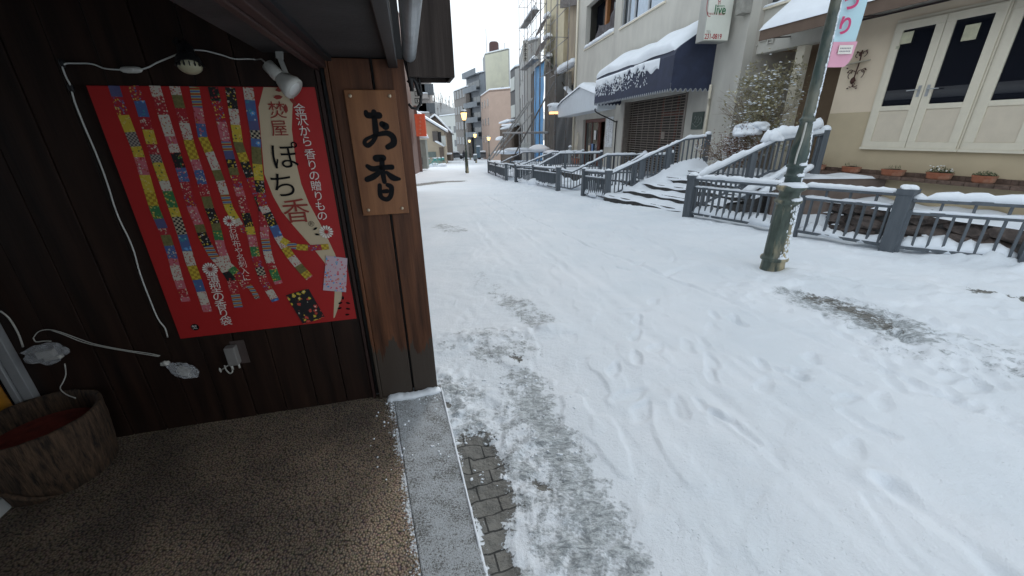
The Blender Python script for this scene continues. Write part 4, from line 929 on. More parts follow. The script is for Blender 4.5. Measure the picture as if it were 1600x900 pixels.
# raised bed with rock face behind the near fence
bed = thing('rock_bed', 'raised bed faced with dark rough rock and topped with snow', 'rock wall', (7.2, 7.0, -.2))
RA, RB = FH(.75, 1.0, 0), FH(-6.5, 1.0, 0); rd = (RB - RA) / np.linalg.norm(RB - RA); rn = np.array([-rd[1], rd[0], 0]) * 1
rn = rn if rn[0] > 0 else -rn
mb = MB(); p = [RA, RB, RB + rn * 1.0, RA + rn * 1.0]; mb.extr([tuple(q + UZ * -1.2) for q in p], (0, 0, 1.16)); mb.build('bed_core', STONE, bed)
mb = MB(); rr = random.Random(6)
for row in range(4):
    x = -.1
    while x < np.linalg.norm(RB - RA):
        w_ = rr.uniform(.3, .75); q = RA + rd * (x + w_ / 2) + rn * rr.uniform(-.02, .05) + UZ * (-.86 + row * .24 + rr.uniform(-.05, .05))
        bm = bmesh.new(); bmesh.ops.create_icosphere(bm, subdivisions=2, radius=1); ix = {}
        for v in bm.verts:
            kx = 1 + rr.uniform(-.3, .22); o_ = rd * v.co.x * w_ * .62 * kx + rn * v.co.y * .17 * kx + UZ * v.co.z * .15 * kx; ix[v] = mb.P(tuple(q + o_))
        for f in bm.faces: mb.face([ix[v] for v in f.verts])
        bm.free(); x += w_
mb.build('rock_face', ROCK, bed)
mb = MB(); mb.grid(lambda u, v: tuple(RA * (1 - u) + RB * u + rn * (v * 1.12 - .13 + .05 * math.sin(u * 37)) + UZ * (-.04 + min(1, v * 9) ** .5 * (.08 + .03 * math.sin(u * 23 + v * 4) + .02 * math.sin(u * 71)))), 70, 18); mb.build('snow', SNOW, bed, smooth=True)
mb = MB(); rr = random.Random(9)
for k in range(34):
    q = RA + rd * rr.uniform(0, 6.5) - rn * .14 + UZ * rr.choice([-.7, -.52, -.4, -.28]); mb.blob(q, rr.uniform(.04, .12), .05, .018, k, .3, 2, -.3)
mb.build('snow_patches', SNOW, bed, smooth=True)
ent = thing('entrance_plinth', 'brown stone side wall of the entrance landing under thick snow', 'plinth', (6.6, 9.8, -.3))
mb = MB(); mb.extr([(5.3, 9.45, -.5), (8.9, 9.3, -.5), (9.2, 10.6, -.5), (7.0, 10.3, -.5), (5.4, 9.62, -.5)], (0, 0, 0.001)); mb = MB()
mb.extr([(6.35, 9.60, -.5), (8.75, 9.35, -.5), (8.9, 10.1, -.5), (6.6, 10.1, -.5)], (0, 0, 1.0)); mb.build('side_wall', pm('brown_plinth_stone', (.17, .13, .11), .8, .2, 3, .4), ent, bevel=.01)
mb = MB(); snow_strip(mb, [(5.4, 9.42, .12), (6.1, 9.44, .50), (6.6, 9.46, .86), (6.85, 9.46, .98)], .16, .14, 13, lump=.3); snow_strip(mb, [(5.7, 9.34, .10), (6.3, 9.36, .40), (6.95, 9.4, .78)], .2, .16, 14, lump=.3)
mb.grid(lambda u, v: (6.33 + 2.45 * u, 9.56 - .24 * u + .6 * v, .5 + min(1, v * 8) * (.06 + .02 * math.sin(u * 19))), 30, 8)
mb.build('snow', SNOW, ent, smooth=True)

# ================================================================== green lamp posts
def lamp(name, label, base, lit, top=4.35):
    root = thing('street_lamp', label, 'street lamp', base, 'green lamp posts down the street'); b = tuple(base)
    mb = MB(); mb.lathe([(.150, -.15), (.146, .0), (.140, .12), (.143, .125), (.168, .135), (.172, .155), (.165, .175), (.140, .19), (.136, .25), (.133, .55), (.126, .89), (.130, .90), (.152, .915), (.158, .935), (.152, .95), (.124, .965), (.120, .99), (.119, 1.05), (.135, 1.065), (.165, 1.085), (.172, 1.11), (.166, 1.13), (.130, 1.15), (.100, 1.165)], b, 40, -.035 if False else 0)
    for k in range(8):
        a = math.pi * k / 4; mb.tube([(b[0] + .133 * math.cos(a), b[1] + .133 * math.sin(a), b[2] + .22), (b[0] + .124 * math.cos(a), b[1] + .124 * math.sin(a), b[2] + .88)], .009, 6)
    mb.build('pedestal', LAMPBASE, root, smooth=True)
    mb = MB(); mb.lathe([(.094, 1.16), (.092, 1.23), (.108, 1.24), (.108, 1.26), (.092, 1.27), (.091, 1.35), (.110, 1.362), (.112, 1.385), (.094, 1.40), (.100, 1.45), (.103, 1.52), (.098, 1.60), (.083, 1.72), (.072, 1.82), (.070, 1.885), (.086, 1.895), (.088, 1.92), (.070, 1.935), (.062, 1.96), (.056, 2.6), (.048, top - .85), (.07, top - .83), (.07, top - .79), (.045, top - .77)], b, 32); mb.build('pole', LAMPGREEN, root, smooth=True)
    z = b[2] + top - .77
    mb = MB(); mb.lathe([(.06, 0), (.13, .04), (.14, .07), (.10, .08)], (b[0], b[1], z), 24); mb.lathe([(.27, .62), (.29, .64), (.22, .74), (.10, .82), (.05, .86), (.06, .90), (.02, .98), (.003, 1.0)], (b[0], b[1], z), 24)
    for k in range(6):
        a = math.pi * k / 3; mb.tube([(b[0] + .135 * math.cos(a), b[1] + .135 * math.sin(a), z + .06), (b[0] + .262 * math.cos(a), b[1] + .262 * math.sin(a), z + .63)], .01, 5)
    mb.build('lantern_frame', LAMPGREEN, root, smooth=True)
    mb = MB(); mb.lathe([(.11, .075), (.15, .15), (.24, .61), (.2, .63)], (b[0], b[1], z), 24); mb.build('lantern_glass', lit, root, smooth=True)
    mb = MB(); mb.blob((b[0], b[1], z + .72), .24, .24, .12, 3, .1, 3, -.2); mb.build('snow_cap', SNOW, root, smooth=True)
    return root
LB = g(1205, 420); LB = (LB[0] + .02, LB[1] + .02, LB[2])
near = lamp('street_lamp', 'weathered green lamp post with snow on its collars, nearest of all', LB, LAMPLIT)
rr = random.Random(12)
mb = MB()
mb.blob((LB[0], LB[1], LB[2] + 1.12), .168, .168, .062, 3, .12, 3, 0); mb.build('snow_collar', SNOW, near, smooth=True)
for zz, r_, hh in ((.955, .15, .03), (.175, .16, .035), (1.262, .10, .03), (1.392, .105, .025)):
    mb = MB(); pts = [(LB[0] + r_ * .85 * math.cos(a), LB[1] + r_ * .85 * math.sin(a), LB[2] + zz) for a in np.linspace(-1.9, 1.3, 14)]; snow_strip(mb, pts, .055, hh, int(zz * 100), .03); mb.build('snow_collar', SNOW, near, smooth=True)
mb = MB()        # wind-driven snow stuck to one side of the pole
for k in range(1150):
    z = rr.uniform(.2, 3.2) if k < 560 else rr.uniform(.2, .92); rz = np.interp(z, [0, .2, .9, 1.16, 1.3, 1.55, 1.82, 1.96, 3.3], [.14, .136, .126, .094, .092, .10, .072, .062, .052]); a = rr.gauss(-.55, .24)
    if z < .9: a = rr.gauss(-.45, .42)
    s_ = rr.uniform(.005, .016); mb.blob((LB[0] + rz * math.cos(a), LB[1] + rz * math.sin(a), LB[2] + z), s_ * .8, s_ * .8, s_ * 1.7, k, .3, 1, -2)
o = mb.build('driven_snow', SNOW, near, smooth=True); o['kind'] = 'stuff'
mb = MB(); mb.tube([(LB[0] - .075, LB[1] - .07, LB[2] + 1.40), (LB[0] - .08, LB[1] - .08, LB[2] + 1.52), (LB[0] - .06, LB[1] - .075, LB[2] + 1.68), (LB[0] - .045, LB[1] - .06, LB[2] + 1.88)], .011, 8); mb.build('conduit', WHITEPL, near, smooth=True)
l1 = g(730, 271); mid = lamp('street_lamp', 'lit green lamp post standing alone in the middle distance', (l1[0], l1[1], gz(l1[1])), LAMPLIT, 4.75)
for px, Y, py, lab in ((743, 62, 208, 'second lit lamp post down the street, beside the blue booth'), (734, 80, 218, 'farthest and smallest lit lamp post, left of the others'), (764, 55, 213, 'lit lamp post just left of the leaning props')):
    x = ptx(px, Y, 230); t_ = hat(x, Y, py) - gz(Y); o = copy_tree(mid, (x, Y, gz(Y)), lab); o.scale = (1, 1, max(.5, t_ / 4.75))
# festival banner on the near post
bn = thing('festival_banner', 'pale blue and pink festival banner with pink Japanese characters on the near lamp post', 'banner', (LB[0] + .2, LB[1], LB[2] + 2.5))
BX = Xc * 1.0
def bp(px, py, k=0): q = onpl(px, py, (LB[0], LB[1] - .03 - k * .003, 0), BX); return q
def wavy(q): return q
blu_b = pm('pale_blue_cloth', (.50, .70, .76), .75, .06, 2, .1); pnk_b = pm('pink_cloth', (.72, .36, .46), .75, .05, 2, .1); ltr = pm('pink_letters', (.55, .05, .16), .7, .05)
p0 = bp(1292, 67); p1 = bp(1326, 68); wB = .255; zb_ = p0[2]; x0 = LB[0] + .068
yB = LB[1] - .02
mb = MB(); mb.grid(lambda u, v: (x0 + wB * u, yB + .018 * math.sin(u * 3 + v * 5), zb_ + 1.25 * v), 8, 20); mb.grid(lambda u, v: (x0 + wB * u, yB + .004 + .018 * math.sin(u * 3 + v * 5), zb_ + 1.25 * v), 8, 20); mb.build('blue_cloth', blu_b, bn, smooth=True)
def pk(u, v):
    uu = u * (.275 if v > .03 else .275); cx = max(0, u - .72) / .28; z = zb_ - .255 * v + .09 * v * cx * cx; return (x0 + uu * (1 - .06 * v), yB - .006 + .012 * math.sin(u * 3), z + .01)
mb = MB(); mb.grid(pk, 12, 8); mb.grid(lambda u, v: tuple(np.array(pk(u, v)) + np.array([0, .004, 0])), 12, 8); mb.build('pink_panel', pnk_b, bn, smooth=True)
mb = MB(); mb.box(x0 + .075, x0 + .235, yB - .012, yB - .010, zb_ - .115, zb_ - .025); mb.build('white_label', INKW, bn)
mb = MB()
for zz in (.055, .085): 
    for q in range(7): mb.box(x0 + .09 + q * .018, x0 + .102 + q * .018, yB - .0135, yB - .0125, zb_ - zz - .008, zb_ - zz + .004)
mb.build('label_writing', pm('grey_print', (.25, .22, .25), .6), bn)
for ch, xx, zz, sz in (('り', .07, .15, .19), ('つ', .075, .37, .18), ('ま', .085, .60, .19), ('ひ', .09, .84, .19), ('ぎ', .20, .70, .13), ('ら', .205, .90, .13)):
    text_mesh(ch, sz, (x0 + xx, yB - .026, zb_ + zz), (1, 0, 0), UZ, ltr, bn, off=.006)
mb = MB(); mb.beam((x0 - .03, yB, zb_ + 1.26), (x0 + .3, yB, zb_ + 1.26), .015, .015); mb.build('arm', LAMPGREEN, bn)

# ================================================================== grey building with the navy awning
def wall_holes(mb, a0, a1, z0, z1, holes, w0, w1):
    us = sorted({a0, a1, *[h[0] for h in holes], *[h[1] for h in holes]}); zs = sorted({z0, z1, *[h[2] for h in holes], *[h[3] for h in holes]})
    for ua, ub in zip(us[:-1], us[1:]):
        z = None
        for za, zb in zip(zs[:-1], zs[1:]):
            cu, cz = (ua + ub) / 2, (za + zb) / 2; solid = not any(h[0] < cu < h[1] and h[2] < cz < h[3] for h in holes)
            if solid and z is None: z = za
            if not solid and z is not None: mb.box(ua, ub, w0, w1, z, za); z = None
        if z is not None: mb.box(ua, ub, w0, w1, z, zs[-1])
gb = thing('grey_building', 'grey beige stucco building with roller shutter and recessed upper windows', 'building', FB(8, -4, -.5))
H1 = (10.65, 15.45, 6.42, 8.7); H2 = (5.3, 9.8, 6.38, 8.4); H3 = (2.72, 8.45, -.6, 2.93); H4 = (11.0, 15.1, -.9, 2.32)
mb = MB(FB); wall_holes(mb, 0, 17.45, -1.4, 13, [H1, H2, H3, H4], -.3, 0); mb.build('front_wall', STUCG, gb)
mb = MB(FB); mb.box(0, .3, -7, -.302, -1.4, 13); mb.build('return_wall', STUCG2, gb)
mb = MB(FB); mb.box(.3, 17.45, -8, -7, -1.4, 13); mb.box(17.15, 17.45, -7, -.302, -1.4, 13); mb.box(.3, 17.15, -7, -.302, 12.7, 12.9); mb.build('back_wall', STUCG2, gb)
mb = MB(FB); mb.box(.3, 17.1, -2.6, -2.5, -1.4, 12.6); mb.box(.3, 17.1, -2.5, -.302, 3.6, 3.75); mb.build('inner_wall', pm('inner_wall_dark', (.05, .045, .04), .9, .2), gb)
o = None
# recess window with torn cloth, curtained window
win = MB(FB); win.box(10.66, 15.44, -.75, -.7, 6.42, 8.7); w1 = win.build('window', GLASS, gb, label='open recess window with sagging grey cloth')
mb = MB(FB); mb.box(13.2, 13.5, -.69, -.5, 6.42, 8.7); mb.build('wooden_jamb', pm('orange_timber', (.32, .13, .04), .6), w1)
mb = MB(FB); mb.grid(lambda u, v: (14.6 - 3.9 * u, -.45 + .1 * math.sin(u * 14 + v * 5), 6.45 + (1.15 + .9 * u ** 2 - .9 * math.sin(u * 3.1) * .5) * v), 30, 12); mb.build('torn_cloth', pm('grey_cloth', (.10, .09, .095), .8, .3, 6), w1, smooth=True)
win = MB(FB); win.box(5.31, 9.79, -.24, -.2, 6.38, 8.4); w2 = win.build('window', GLASS2, gb, label='window with pale pleated curtains')
mb = MB(FB)
for a, b_ in ((5.7, 6.9), (7.1, 8.3), (8.4, 9.0)): mb.grid(lambda u, v, a=a, b_=b_: (a + (b_ - a) * u, -.17 + .03 * math.sin(u * 30 + a), 6.4 + 2 * v), 40, 2)
mb.build('curtain', pm('pale_blue_curtain', (.55, .62, .70), .8, .05), w2, smooth=True)
mb = MB(FB)
for u in (5.31, 6.95, 8.35, 9.1, 9.72): mb.box(u, u + .07, -.14, -.08, 6.38, 8.4)
mb.box(5.31, 9.79, -.14, -.08, 6.38, 6.44); mb.build('frame', ALU, w2)
for (u0, u1, z) in ((10.6, 15.5, 6.42), (5.25, 9.85, 6.38)):
    mb = MB(FB); mb.box(u0, u1, -.28, .07, z - .07, z); mb.build('window_sill', CREAMW, gb)
mb = MB(); snow_strip(mb, [FB(10.7, -.05, 6.44), FB(15.4, -.05, 6.44)], .36, .20, 3, .15, lump=.2); mb.build('sill_snow', SNOW, gb, smooth=True)
mb = MB(); snow_strip(mb, [FB(5.3, -.02, 6.385), FB(9.8, -.02, 6.385)], .2, .04, 4, .15, lump=.2); mb.build('sill_snow', SNOW, gb, smooth=True)
# roller shutter grille
mb = MB(FB)
z = -.5
while z < 2.9: mb.box(2.74, 8.43, -.22, -.195, z, z + .03); z += .105
sh_ = mb.build('shutter_grille', pm('brown_grille', (.27, .235, .20), .45, .15, metal=.3), gb)
mb = MB(FB)
u = 2.9
while u < 8.4: mb.box(u, u + .022, -.195, -.185, -.5, 2.93); u += .62
mb.box(4.45, 4.75, -.18, -.17, 1.25, 1.55); mb.build('grille_links', MATS['brown_grille'], sh_)
mb = MB(FB); mb.box(2.72, 2.84, -.3, .03, -.5, 2.93); mb.build('shutter_jamb', pm('brown_metal_jamb', (.22, .19, .165), .5), gb); mb = MB(FB); mb.box(8.33, 8.45, -.3, .03, -.5, 2.93); mb.build('shutter_jamb', pm('brown_metal_frame', (.22, .19, .165), .5), gb)
mb = MB(FB)
rr = random.Random(5); mb.box(2.8, 8.4, -1.0, -.95, -.6, 3.0); mb.build('shopfront_behind', pm('dim_shopfront', (.035, .028, .024), .6, .6, 1.2), gb)
mb = MB(FB)
for u, w_, m_ in ((3.6, .1, 0), (4.9, .14, 0), (6.2, .1, 0)): mb.box(u, u + w_, -.94, -.9, -.6, 2.95)
mb.box(2.85, 6.2, -.93, -.88, 2.2, 2.36); mb.build('inner_door_frame', pm('red_brown_timber', (.14, .045, .03), .6), gb)
# awning
aw = thing('navy_awning', 'navy canvas awning heaped with snow above the shutter', 'awning', FB(5, .7, 3.1))
prof = [(0.0, 4.85), (.35, 4.72), (1.2, 4.18), (1.36, 4.05), (1.42, 3.9), (1.44, 3.08)]; U0, U1 = 1.42, 8.95
mb = MB(FB)
mb.grid(lambda u, v: (U0 + (U1 - U0) * u, np.interp(v, np.linspace(0, 1, 6), [p[0] for p in prof]), np.interp(v, np.linspace(0, 1, 6), [p[1] for p in prof])), 2, 25)
for U in (U0, U1):
    mb.poly([(U, w, z) for w, z in prof] + [(U, 0, 3.08)])
mb.build('canopy', NAVY, aw)
def valance(mb, fn, L, zt):
    n = max(3, int(L / .17)); 
    for k in range(n):
        a, b_ = k / n, (k + 1) / n; m_ = (a + b_) / 2; mb.poly([fn(a, zt), fn(b_, zt), fn(b_, zt - .17), fn(m_, zt - .27), fn(a, zt - .17)])
mb = MB(FB); valance(mb, lambda u, z: (U0 + (U1 - U0) * u, 1.445, z), U1 - U0, 3.08); valance(mb, lambda u, z: (U0 - .003, 1.44 * u, z), 1.44, 3.08); valance(mb, lambda u, z: (U1 + .003, 1.44 * u, z), 1.44, 3.08); mb.build('valance', NAVY, aw)
mb = MB(FB)
def zig(fn, L):
    n = max(3, int(L / .17)); pts = []
    for k in range(n): pts += [fn(k / n, 2.91), fn((k + .5) / n, 2.81)]
    pts.append(fn(1, 2.91)); return pts
mb.tube(zig(lambda u, z: (U0 + (U1 - U0) * u, 1.452, z), U1 - U0), .009, 4); mb.tube(zig(lambda u, z: (U0 - .01, 1.44 * u, z), 1.44), .009, 4); mb.build('valance_trim', NAVYT, aw)
mb = MB(FB); rr = random.Random(31)
pw = [p[0] for p in prof]; pz = [p[1] for p in prof]; S_ = np.linspace(0, 1, 6)
def awn(u, v):
    w = np.interp(v, S_, pw); z = np.interp(v, S_, pz); return w, z
def asnow(u, v):
    vm = .60 + .05 * math.sin(u * 7) + .03 * math.sin(u * 19 + 1); vv = vm * v; w, z = awn(u, vv); e = min(1, u * 22, (1 - u) * 18, (1 - v) * 4.5 + .02) ; e = max(0, e) ** .5
    th = (.24 + .05 * math.sin(u * 9) + .03 * math.sin(u * 23 + v * 3)) * e; return (U0 + .12 + (U1 - U0 - .1) * u, w + th * .45, z + th * .85)
mb.grid(asnow, 110, 16)
mb.build('snow_load', SNOW, aw, smooth=True)
mb = MB(FB)    # second slipped sheet of snow on the front
def fz_(z): return np.interp(z, [3.08, 3.9, 4.05], [1.44, 1.42, 1.36])
def asnow2(u, v):
    lo = 3.62 + .22 * u + .05 * math.sin(u * 23) + .06 * math.sin(u * 57) * (.3 + u) + .03 * math.sin(u * 131); z = 3.98 + (lo - 3.98) * v
    e = max(0, min(1, u * 25, (1 - u) * 15, v * 6, (1 - v) * 5 + .05)) ** .5; return (8.93 - 4.5 * u, fz_(z) + .06 * e + .003, z)
mb.grid(asnow2, 130, 8)
mb.grid(lambda u, v: (3.55 - 1.15 * u, fz_(3.9 - .34 * v) + .05 * max(0, min(1, u * 6, (1 - u) * 8, v * 5, (1 - v) * 5)) ** .5 + .003, 3.95 - (.38 - .07 * math.sin(u * 9)) * v + .05 * (1 - u)), 24, 8)
mb.grid(lambda u, v: (4.5 - 1.0 * u, 1.42 + .05 * max(0, min(1, u * 6, (1 - u) * 6, v * 5, (1 - v) * 5)) ** .5, 4.0 - (.22 + .1 * math.sin(u * 12)) * v), 24, 6)
mb.build('slipped_snow', SNOW, aw, smooth=True)
mb = MB(FB)
for k in range(330):
    u = 8.9 - abs(rr.gauss(0, .45)) * 5.6 if rr.random() < .5 else rr.uniform(3.2, 8.8); z = 3.15 + .62 * rr.random() ** .8
    if u < 3: continue
    s_ = rr.uniform(.012, .04) * (1.4 if z > 3.6 else .8); mb.blob((u, 1.445, z), s_, .014, s_ * rr.uniform(.8, 2.0), k, .3, 1, -2)
o = mb.build('snow_flecks', SNOW, aw, smooth=True); o['kind'] = 'stuff'
text_mesh('レス', .52, FB(6.0, 1.462, 3.42), -FB.d, UZ, pm('awning_letters', (.62, .64, .68), .7), aw, off=.012)
# illuminated sign box
sg = thing('sign_box', 'white lightbox sign reading live with a telephone number, above the navy awning', 'sign', FB(.8, .6, 4.1))
ub = .62
def sgp(px, py): q = onpl(px, py, FB(ub, 0, 0), FB.w) - FB(ub, 0, 0); return q.dot(FB.w), q[2]
wa, za = sgp(1098, 66); wb_, zb2 = sgp(1138, 63); zz0 = (za + zb2) / 2
SIGNW = pm('sign_face', (.62, .64, .58), .35, .05, 2, .02, emit=.06)
mb = MB(FB); mb.box(ub + .01, ub + .42, wb_, wa, zz0, zz0 + 2.6); mb.build('housing', pm('pale_metal', (.42, .42, .39), .4, .12, 3, .05, metal=.3, stretch=(1, 1, .3)), sg, bevel=.02)
mb = MB(FB); mb.box(ub - .006, ub + .012, wb_ + .03, wa - .03, zz0 + .03, zz0 + 2.55); mb.build('sign_face', SIGNW, sg)
def st(s, px, py, size, mt, sx=1, off=0, al='CENTER'): w, z = sgp(px, py); text_mesh(s, size, FB(ub - .010, w, z), -FB.w, UZ, mt, sg, sx=sx, off=off, align=al)
SGN = pm('sign_green', (.02, .16, .06), .5); SRD = pm('sign_red', (.36, .02, .03), .5); SGY = pm('sign_grey', (.2, .2, .18), .5)
st('live', 1125, 16, .34, SGN, .82, .006); st('eatery', 1127, 9.3, .095, SGN, .9); st('French & Italian', 1118.5, 21.5, .105, SRD, .85); st('TEL', 1107, 51, .13, SGY, .8); st('231-0819', 1114, 57.5, .19, SRD, .78, .004)
mb = MB(); w, z = sgp(1111, 6); mb.tube([FB(ub - .010, w + .13 * math.cos(a) * 1.0, z + .32 * math.sin(a)) for a in np.linspace(-1.8, 1.9, 18)], .009, 5); mb.build('arc_mark', SRD, sg, smooth=True)
mb = MB(); w, z = sgp(1124, 2); mb.tube([FB(ub - .010, w + .06, z + .1), FB(ub - .010, w + .03, z), FB(ub - .010, w - .03, z), FB(ub - .010, w - .05, z + .1)], .008, 5); mb.tube([FB(ub - .010, w + .02, z), FB(ub - .010, w + .03, z - .1)], .007, 5); mb.tube([FB(ub - .010, w - .02, z), FB(ub - .010, w - .03, z - .08)], .007, 5); mb.build('goblet_mark', SRD, sg, smooth=True)
ac = thing('meter_box', 'small grey wall box with a snow cap beside the sign box', 'wall box', FB(.1, .15, 4.8))
mb = MB(FB); mb.box(-.02, .3, .0, .30, 4.72, 5.22); mb.build('case', pm('case_grey', (.30, .29, .26), .6), ac, bevel=.01)
mb = MB(FB); mb.box(-.03, .32, -.0, .32, 5.22, 5.33); mb.build('snow_cap', SNOW, ac, bevel=.03)
pq = thing('wall_plaque', 'dark green wall plaque beside the shutter', 'plaque', FB(1.8, .03, 1.6))
mb = MB(FB); mb.box(1.5, 2.2, .002, .05, 1.62, 2.2); mb.build('plate', pm('verdigris', (.045, .07, .06), .5, .3, 12, .3), pq, bevel=.02)
mb = MB(FB)
for a in range(3): mb.tube([(1.62 + .17 * a + .06 * math.cos(t), .055, 1.92 + .1 * math.sin(t) + .02 * a) for t in np.linspace(0, 5.2, 12)], .012, 5)
mb.tube([(1.62, .055, 1.8), (1.85, .055, 1.70), (2.08, .055, 1.82)], .012, 5); mb.build('relief', pm('plaque_relief', (.2, .22, .2), .5), pq, smooth=True)
def pipe(label, pts, r, mat): mb = MB(); mb.tube([FB(*p) for p in pts], r, 10); return tag(mb.build('drain_pipe', mat, smooth=True), label, 'pipe', 'pipes on the grey building')
pipe('cream rainwater pipe just right of the shutter plaque', [(1.28, .06, -.4), (1.28, .06, 2.3), (1.25, .1, 2.6), (1.25, .1, 3.0)], .045, CREAMW)
pipe('tall cream drainpipe at the left end of the grey building', [(17.0, .09, -1.0), (17.0, .09, 13)], .07, CREAMW)
pipe('thin black pipe bent under the left end of the navy awning', [(9.15, 1.3, 2.7), (9.15, 1.2, 2.5), (9.2, .12, 2.05), (9.2, .08, 1.9), (9.2, .08, -.6)], .032, BLACKP)

# white shop canopy
wc = thing('white_canopy', 'white corrugated shop canopy with a gabled front under snow', 'canopy', FB(13.5, .6, 2.6))
cp = [(17.75, 2.56), (17.75, 3.30), (16.6, 3.55), (12.6, 4.05), (9.6, 3.42), (9.6, 2.70)]
WHC = pm('white_corrugated', (.66, .70, .74), .45, .04, 3, .1)
mb = MB(FB); mb.extr([(u, .02, z) for u, z in cp], (0, 1.02, 0)); u = 9.7
while u < 17.7:
    zt = np.interp(u, [9.6, 12.6, 16.6, 17.75], [3.42, 4.05, 3.55, 3.30]); mb.box(u, u + .05, 1.04, 1.055, np.interp(u, [9.6, 17.75], [2.72, 2.58]), zt - .03); u += .17
mb.build('canopy_body', WHC, wc)
mb = MB(FB)
def csn(u, v):
    U = 9.5 + 8.4 * u; z = np.interp(U, [9.6, 12.6, 16.6, 17.75], [3.42, 4.05, 3.55, 3.30]); e = max(0, min(1, v * 5, (1 - v) * 5, u * 20, (1 - u) * 20)) ** .5
    return (U, -.0 + 1.14 * v, z - .02 + e * (.24 + .03 * math.sin(U * 3)))
mb.grid(csn, 60, 14); mb.build('snow', SNOW, wc, smooth=True)
hl = thing('hood_lamp', 'small snow capped hood sign glowing orange at the end of the white canopy', 'lamp', FB(18, 1.2, 3.0))
mb = MB(FB); mb.box(17.8, 18.9, .7, 1.5, 2.95, 3.35); mb.build('hood', WHC, hl, bevel=.08)
mb = MB(FB); mb.box(17.9, 18.8, .8, 1.45, 2.82, 2.945); mb.build('glowing_lens', SHOPLIT, hl)
mb = MB(); mb.blob(FB(18.35, 1.1, 3.36), .6, .45, .2, 4, .1, 3, -.1); mb.build('snow_cap', SNOW, hl, smooth=True)
# shop below the white canopy
ss = thing('small_shopfront', 'small shopfront with reddish timber door and goods under the white canopy', 'shopfront', FB(13, -.5, -.4))
mb = MB(FB); mb.box(11.02, 15.08, -1.9, -1.85, -.9, 2.3); mb.build('rear_wall', pm('rear_dim', (.06, .035, .025), .8, .4, 3), ss)
mb = MB(FB)
for u in (11.02, 12.3, 12.55, 13.7, 15.0): mb.box(u, u + .09, -.25, -.17, -.9, 2.3)
mb.box(11.02, 15.08, -.25, -.17, 2.12, 2.3); mb.build('door_frame', MATS['red_brown_timber'], ss)
mb = MB(FB); mb.box(12.64, 15.0, -.22, -.21, -.7, 2.1); mb.build('glass', glass_dark('shop_glass', (.03, .035, .035), .08), ss)
rr = random.Random(77); cols = [pm('goods_%s' % n_, c_, .6) for n_, c_ in (('red', (.4, .05, .03)), ('cream', (.6, .5, .38)), ('orange', (.5, .17, .05)), ('white', (.65, .65, .65)), ('blue', (.1, .2, .4)))]
for k, zz in enumerate((-.1, .45, 1.0, 1.45)):
    mb = MB(FB); mb.box(11.12, 12.28, -.8, -.4, zz - .04, zz); sf = mb.build('shelf', MATS['red_brown_timber'], ss)
    u = 11.15
    while u < 12.15:
        w_ = rr.uniform(.09, .2); mb = MB(FB); mb.box(u, u + w_, -.6, -.45, zz, zz + rr.uniform(.12, .36)); mb.build('goods', rr.choice(cols), sf); u += w_ + .03
for u, zz, mt in ((12.9, 1.1, 3), (13.3, .3, 4), (13.9, .2, 1), (12.75, -.1, 3)):
    mb = MB(FB); mb.box(u, u + .35, -.17, -.15, zz, zz + .55); mb.build('notice', cols[mt], ss)
mb = MB(FB); mb.lathe([(.06, 0), (.09, .08), (.05, .16)], (11.35, -.5, 1.62), 10); mb.build('glowing_bulb', SHOPLIT, ss, smooth=True)
vs = thing('white_notice_board', 'tall white notice board with small writing beside the shop door', 'notice board', FB(10.3, .04, .9))
mb = MB(FB); mb.box(9.75, 10.75, .003, .05, .75, 2.33); mb.build('board', pm('board_white', (.66, .68, .70), .6), vs, bevel=.01)
mb = MB(FB)
for u, n_ in ((10.5, 7), (10.2, 11), (9.95, 6)):
    for k in range(n_): z = 2.2 - .115 * k - (.5 if u == 10.5 else 0); mb.box(u, u + .075, .052, .055, z - .07, z - .05); mb.box(u + .03, u + .045, .052, .056, z - .08, z); mb.box(u, u + .075, .052, .0555, z - .02, z - .01)
mb.build('writing', SGY, vs)
# bits standing on the terrace
def gs(u, w): q = FB(u, w, 0); return q
q = FB(16.2, .5, -.55)
o = thing('gas_cylinder', 'pale gas cylinder with a snowy top left of the small shop', 'gas cylinder', q); mb = MB(); mb.lathe([(.16, 0), (.17, .05), (.17, .85), (.14, .98), (.07, 1.05), (.07, 1.15)], tuple(q), 16); mb.build('tank', pm('tank_grey', (.42, .44, .44), .5), o, smooth=True); mb = MB(); mb.blob(q + UZ * 1.14, .14, .14, .12, 3, .1, 3, -.2); mb.build('snow_cap', SNOW, o, smooth=True)
q = FB(18.2, 1.3, -.75)
o = thing('covered_bench', 'grey bench like box with a thick snow lid by the black netting', 'bench', q)
mb = MB(FB); mb.box(16.9, 19.6, .9, 1.7, -.9, .12); mb.build('box', pm('slate_box', (.09, .10, .12), .6), o, bevel=.03); mb = MB(); snow_strip(mb, [FB(16.8, 1.3, .1), FB(19.7, 1.3, .1)], .95, .2, 4, .12, lump=.1); mb.build('snow_lid', SNOW, o, smooth=True)
rr = random.Random(15)
for k, (u, lab) in enumerate(((15.4, 'brown flower pot by the small shop door, left one'), (14.9, 'small brown flower pot nearest the small shop door'))):
    q = FB(u, .4, -.5); o = thing('flower_pot', lab, 'flower pot', q, 'pots by the small shop'); mb = MB(); mb.lathe([(.13, 0), (.19, .3), (.21, .32), (.21, .38), (.15, .36)], tuple(q), 16); mb.build('pot', TERRA, o, smooth=True); mb = MB()
    for j in range(5): mb.blob(q + np.array([rr.uniform(-.15, .15), rr.uniform(-.15, .15), .45 + rr.uniform(0, .3)]), .1, .1, .09, j, .3, 2, -2)
    mb.build('plant', LEAFR, o)
mb = MB()
for k in range(5): mb.tube([FB(15.6 + .13 * k, .25 + .1 * math.sin(k), -.5), FB(15.55 + .15 * k, .2, .6), FB(15.7 + .05 * k, .1, 1.35 + .2 * math.sin(k * 2))], .02, 6)
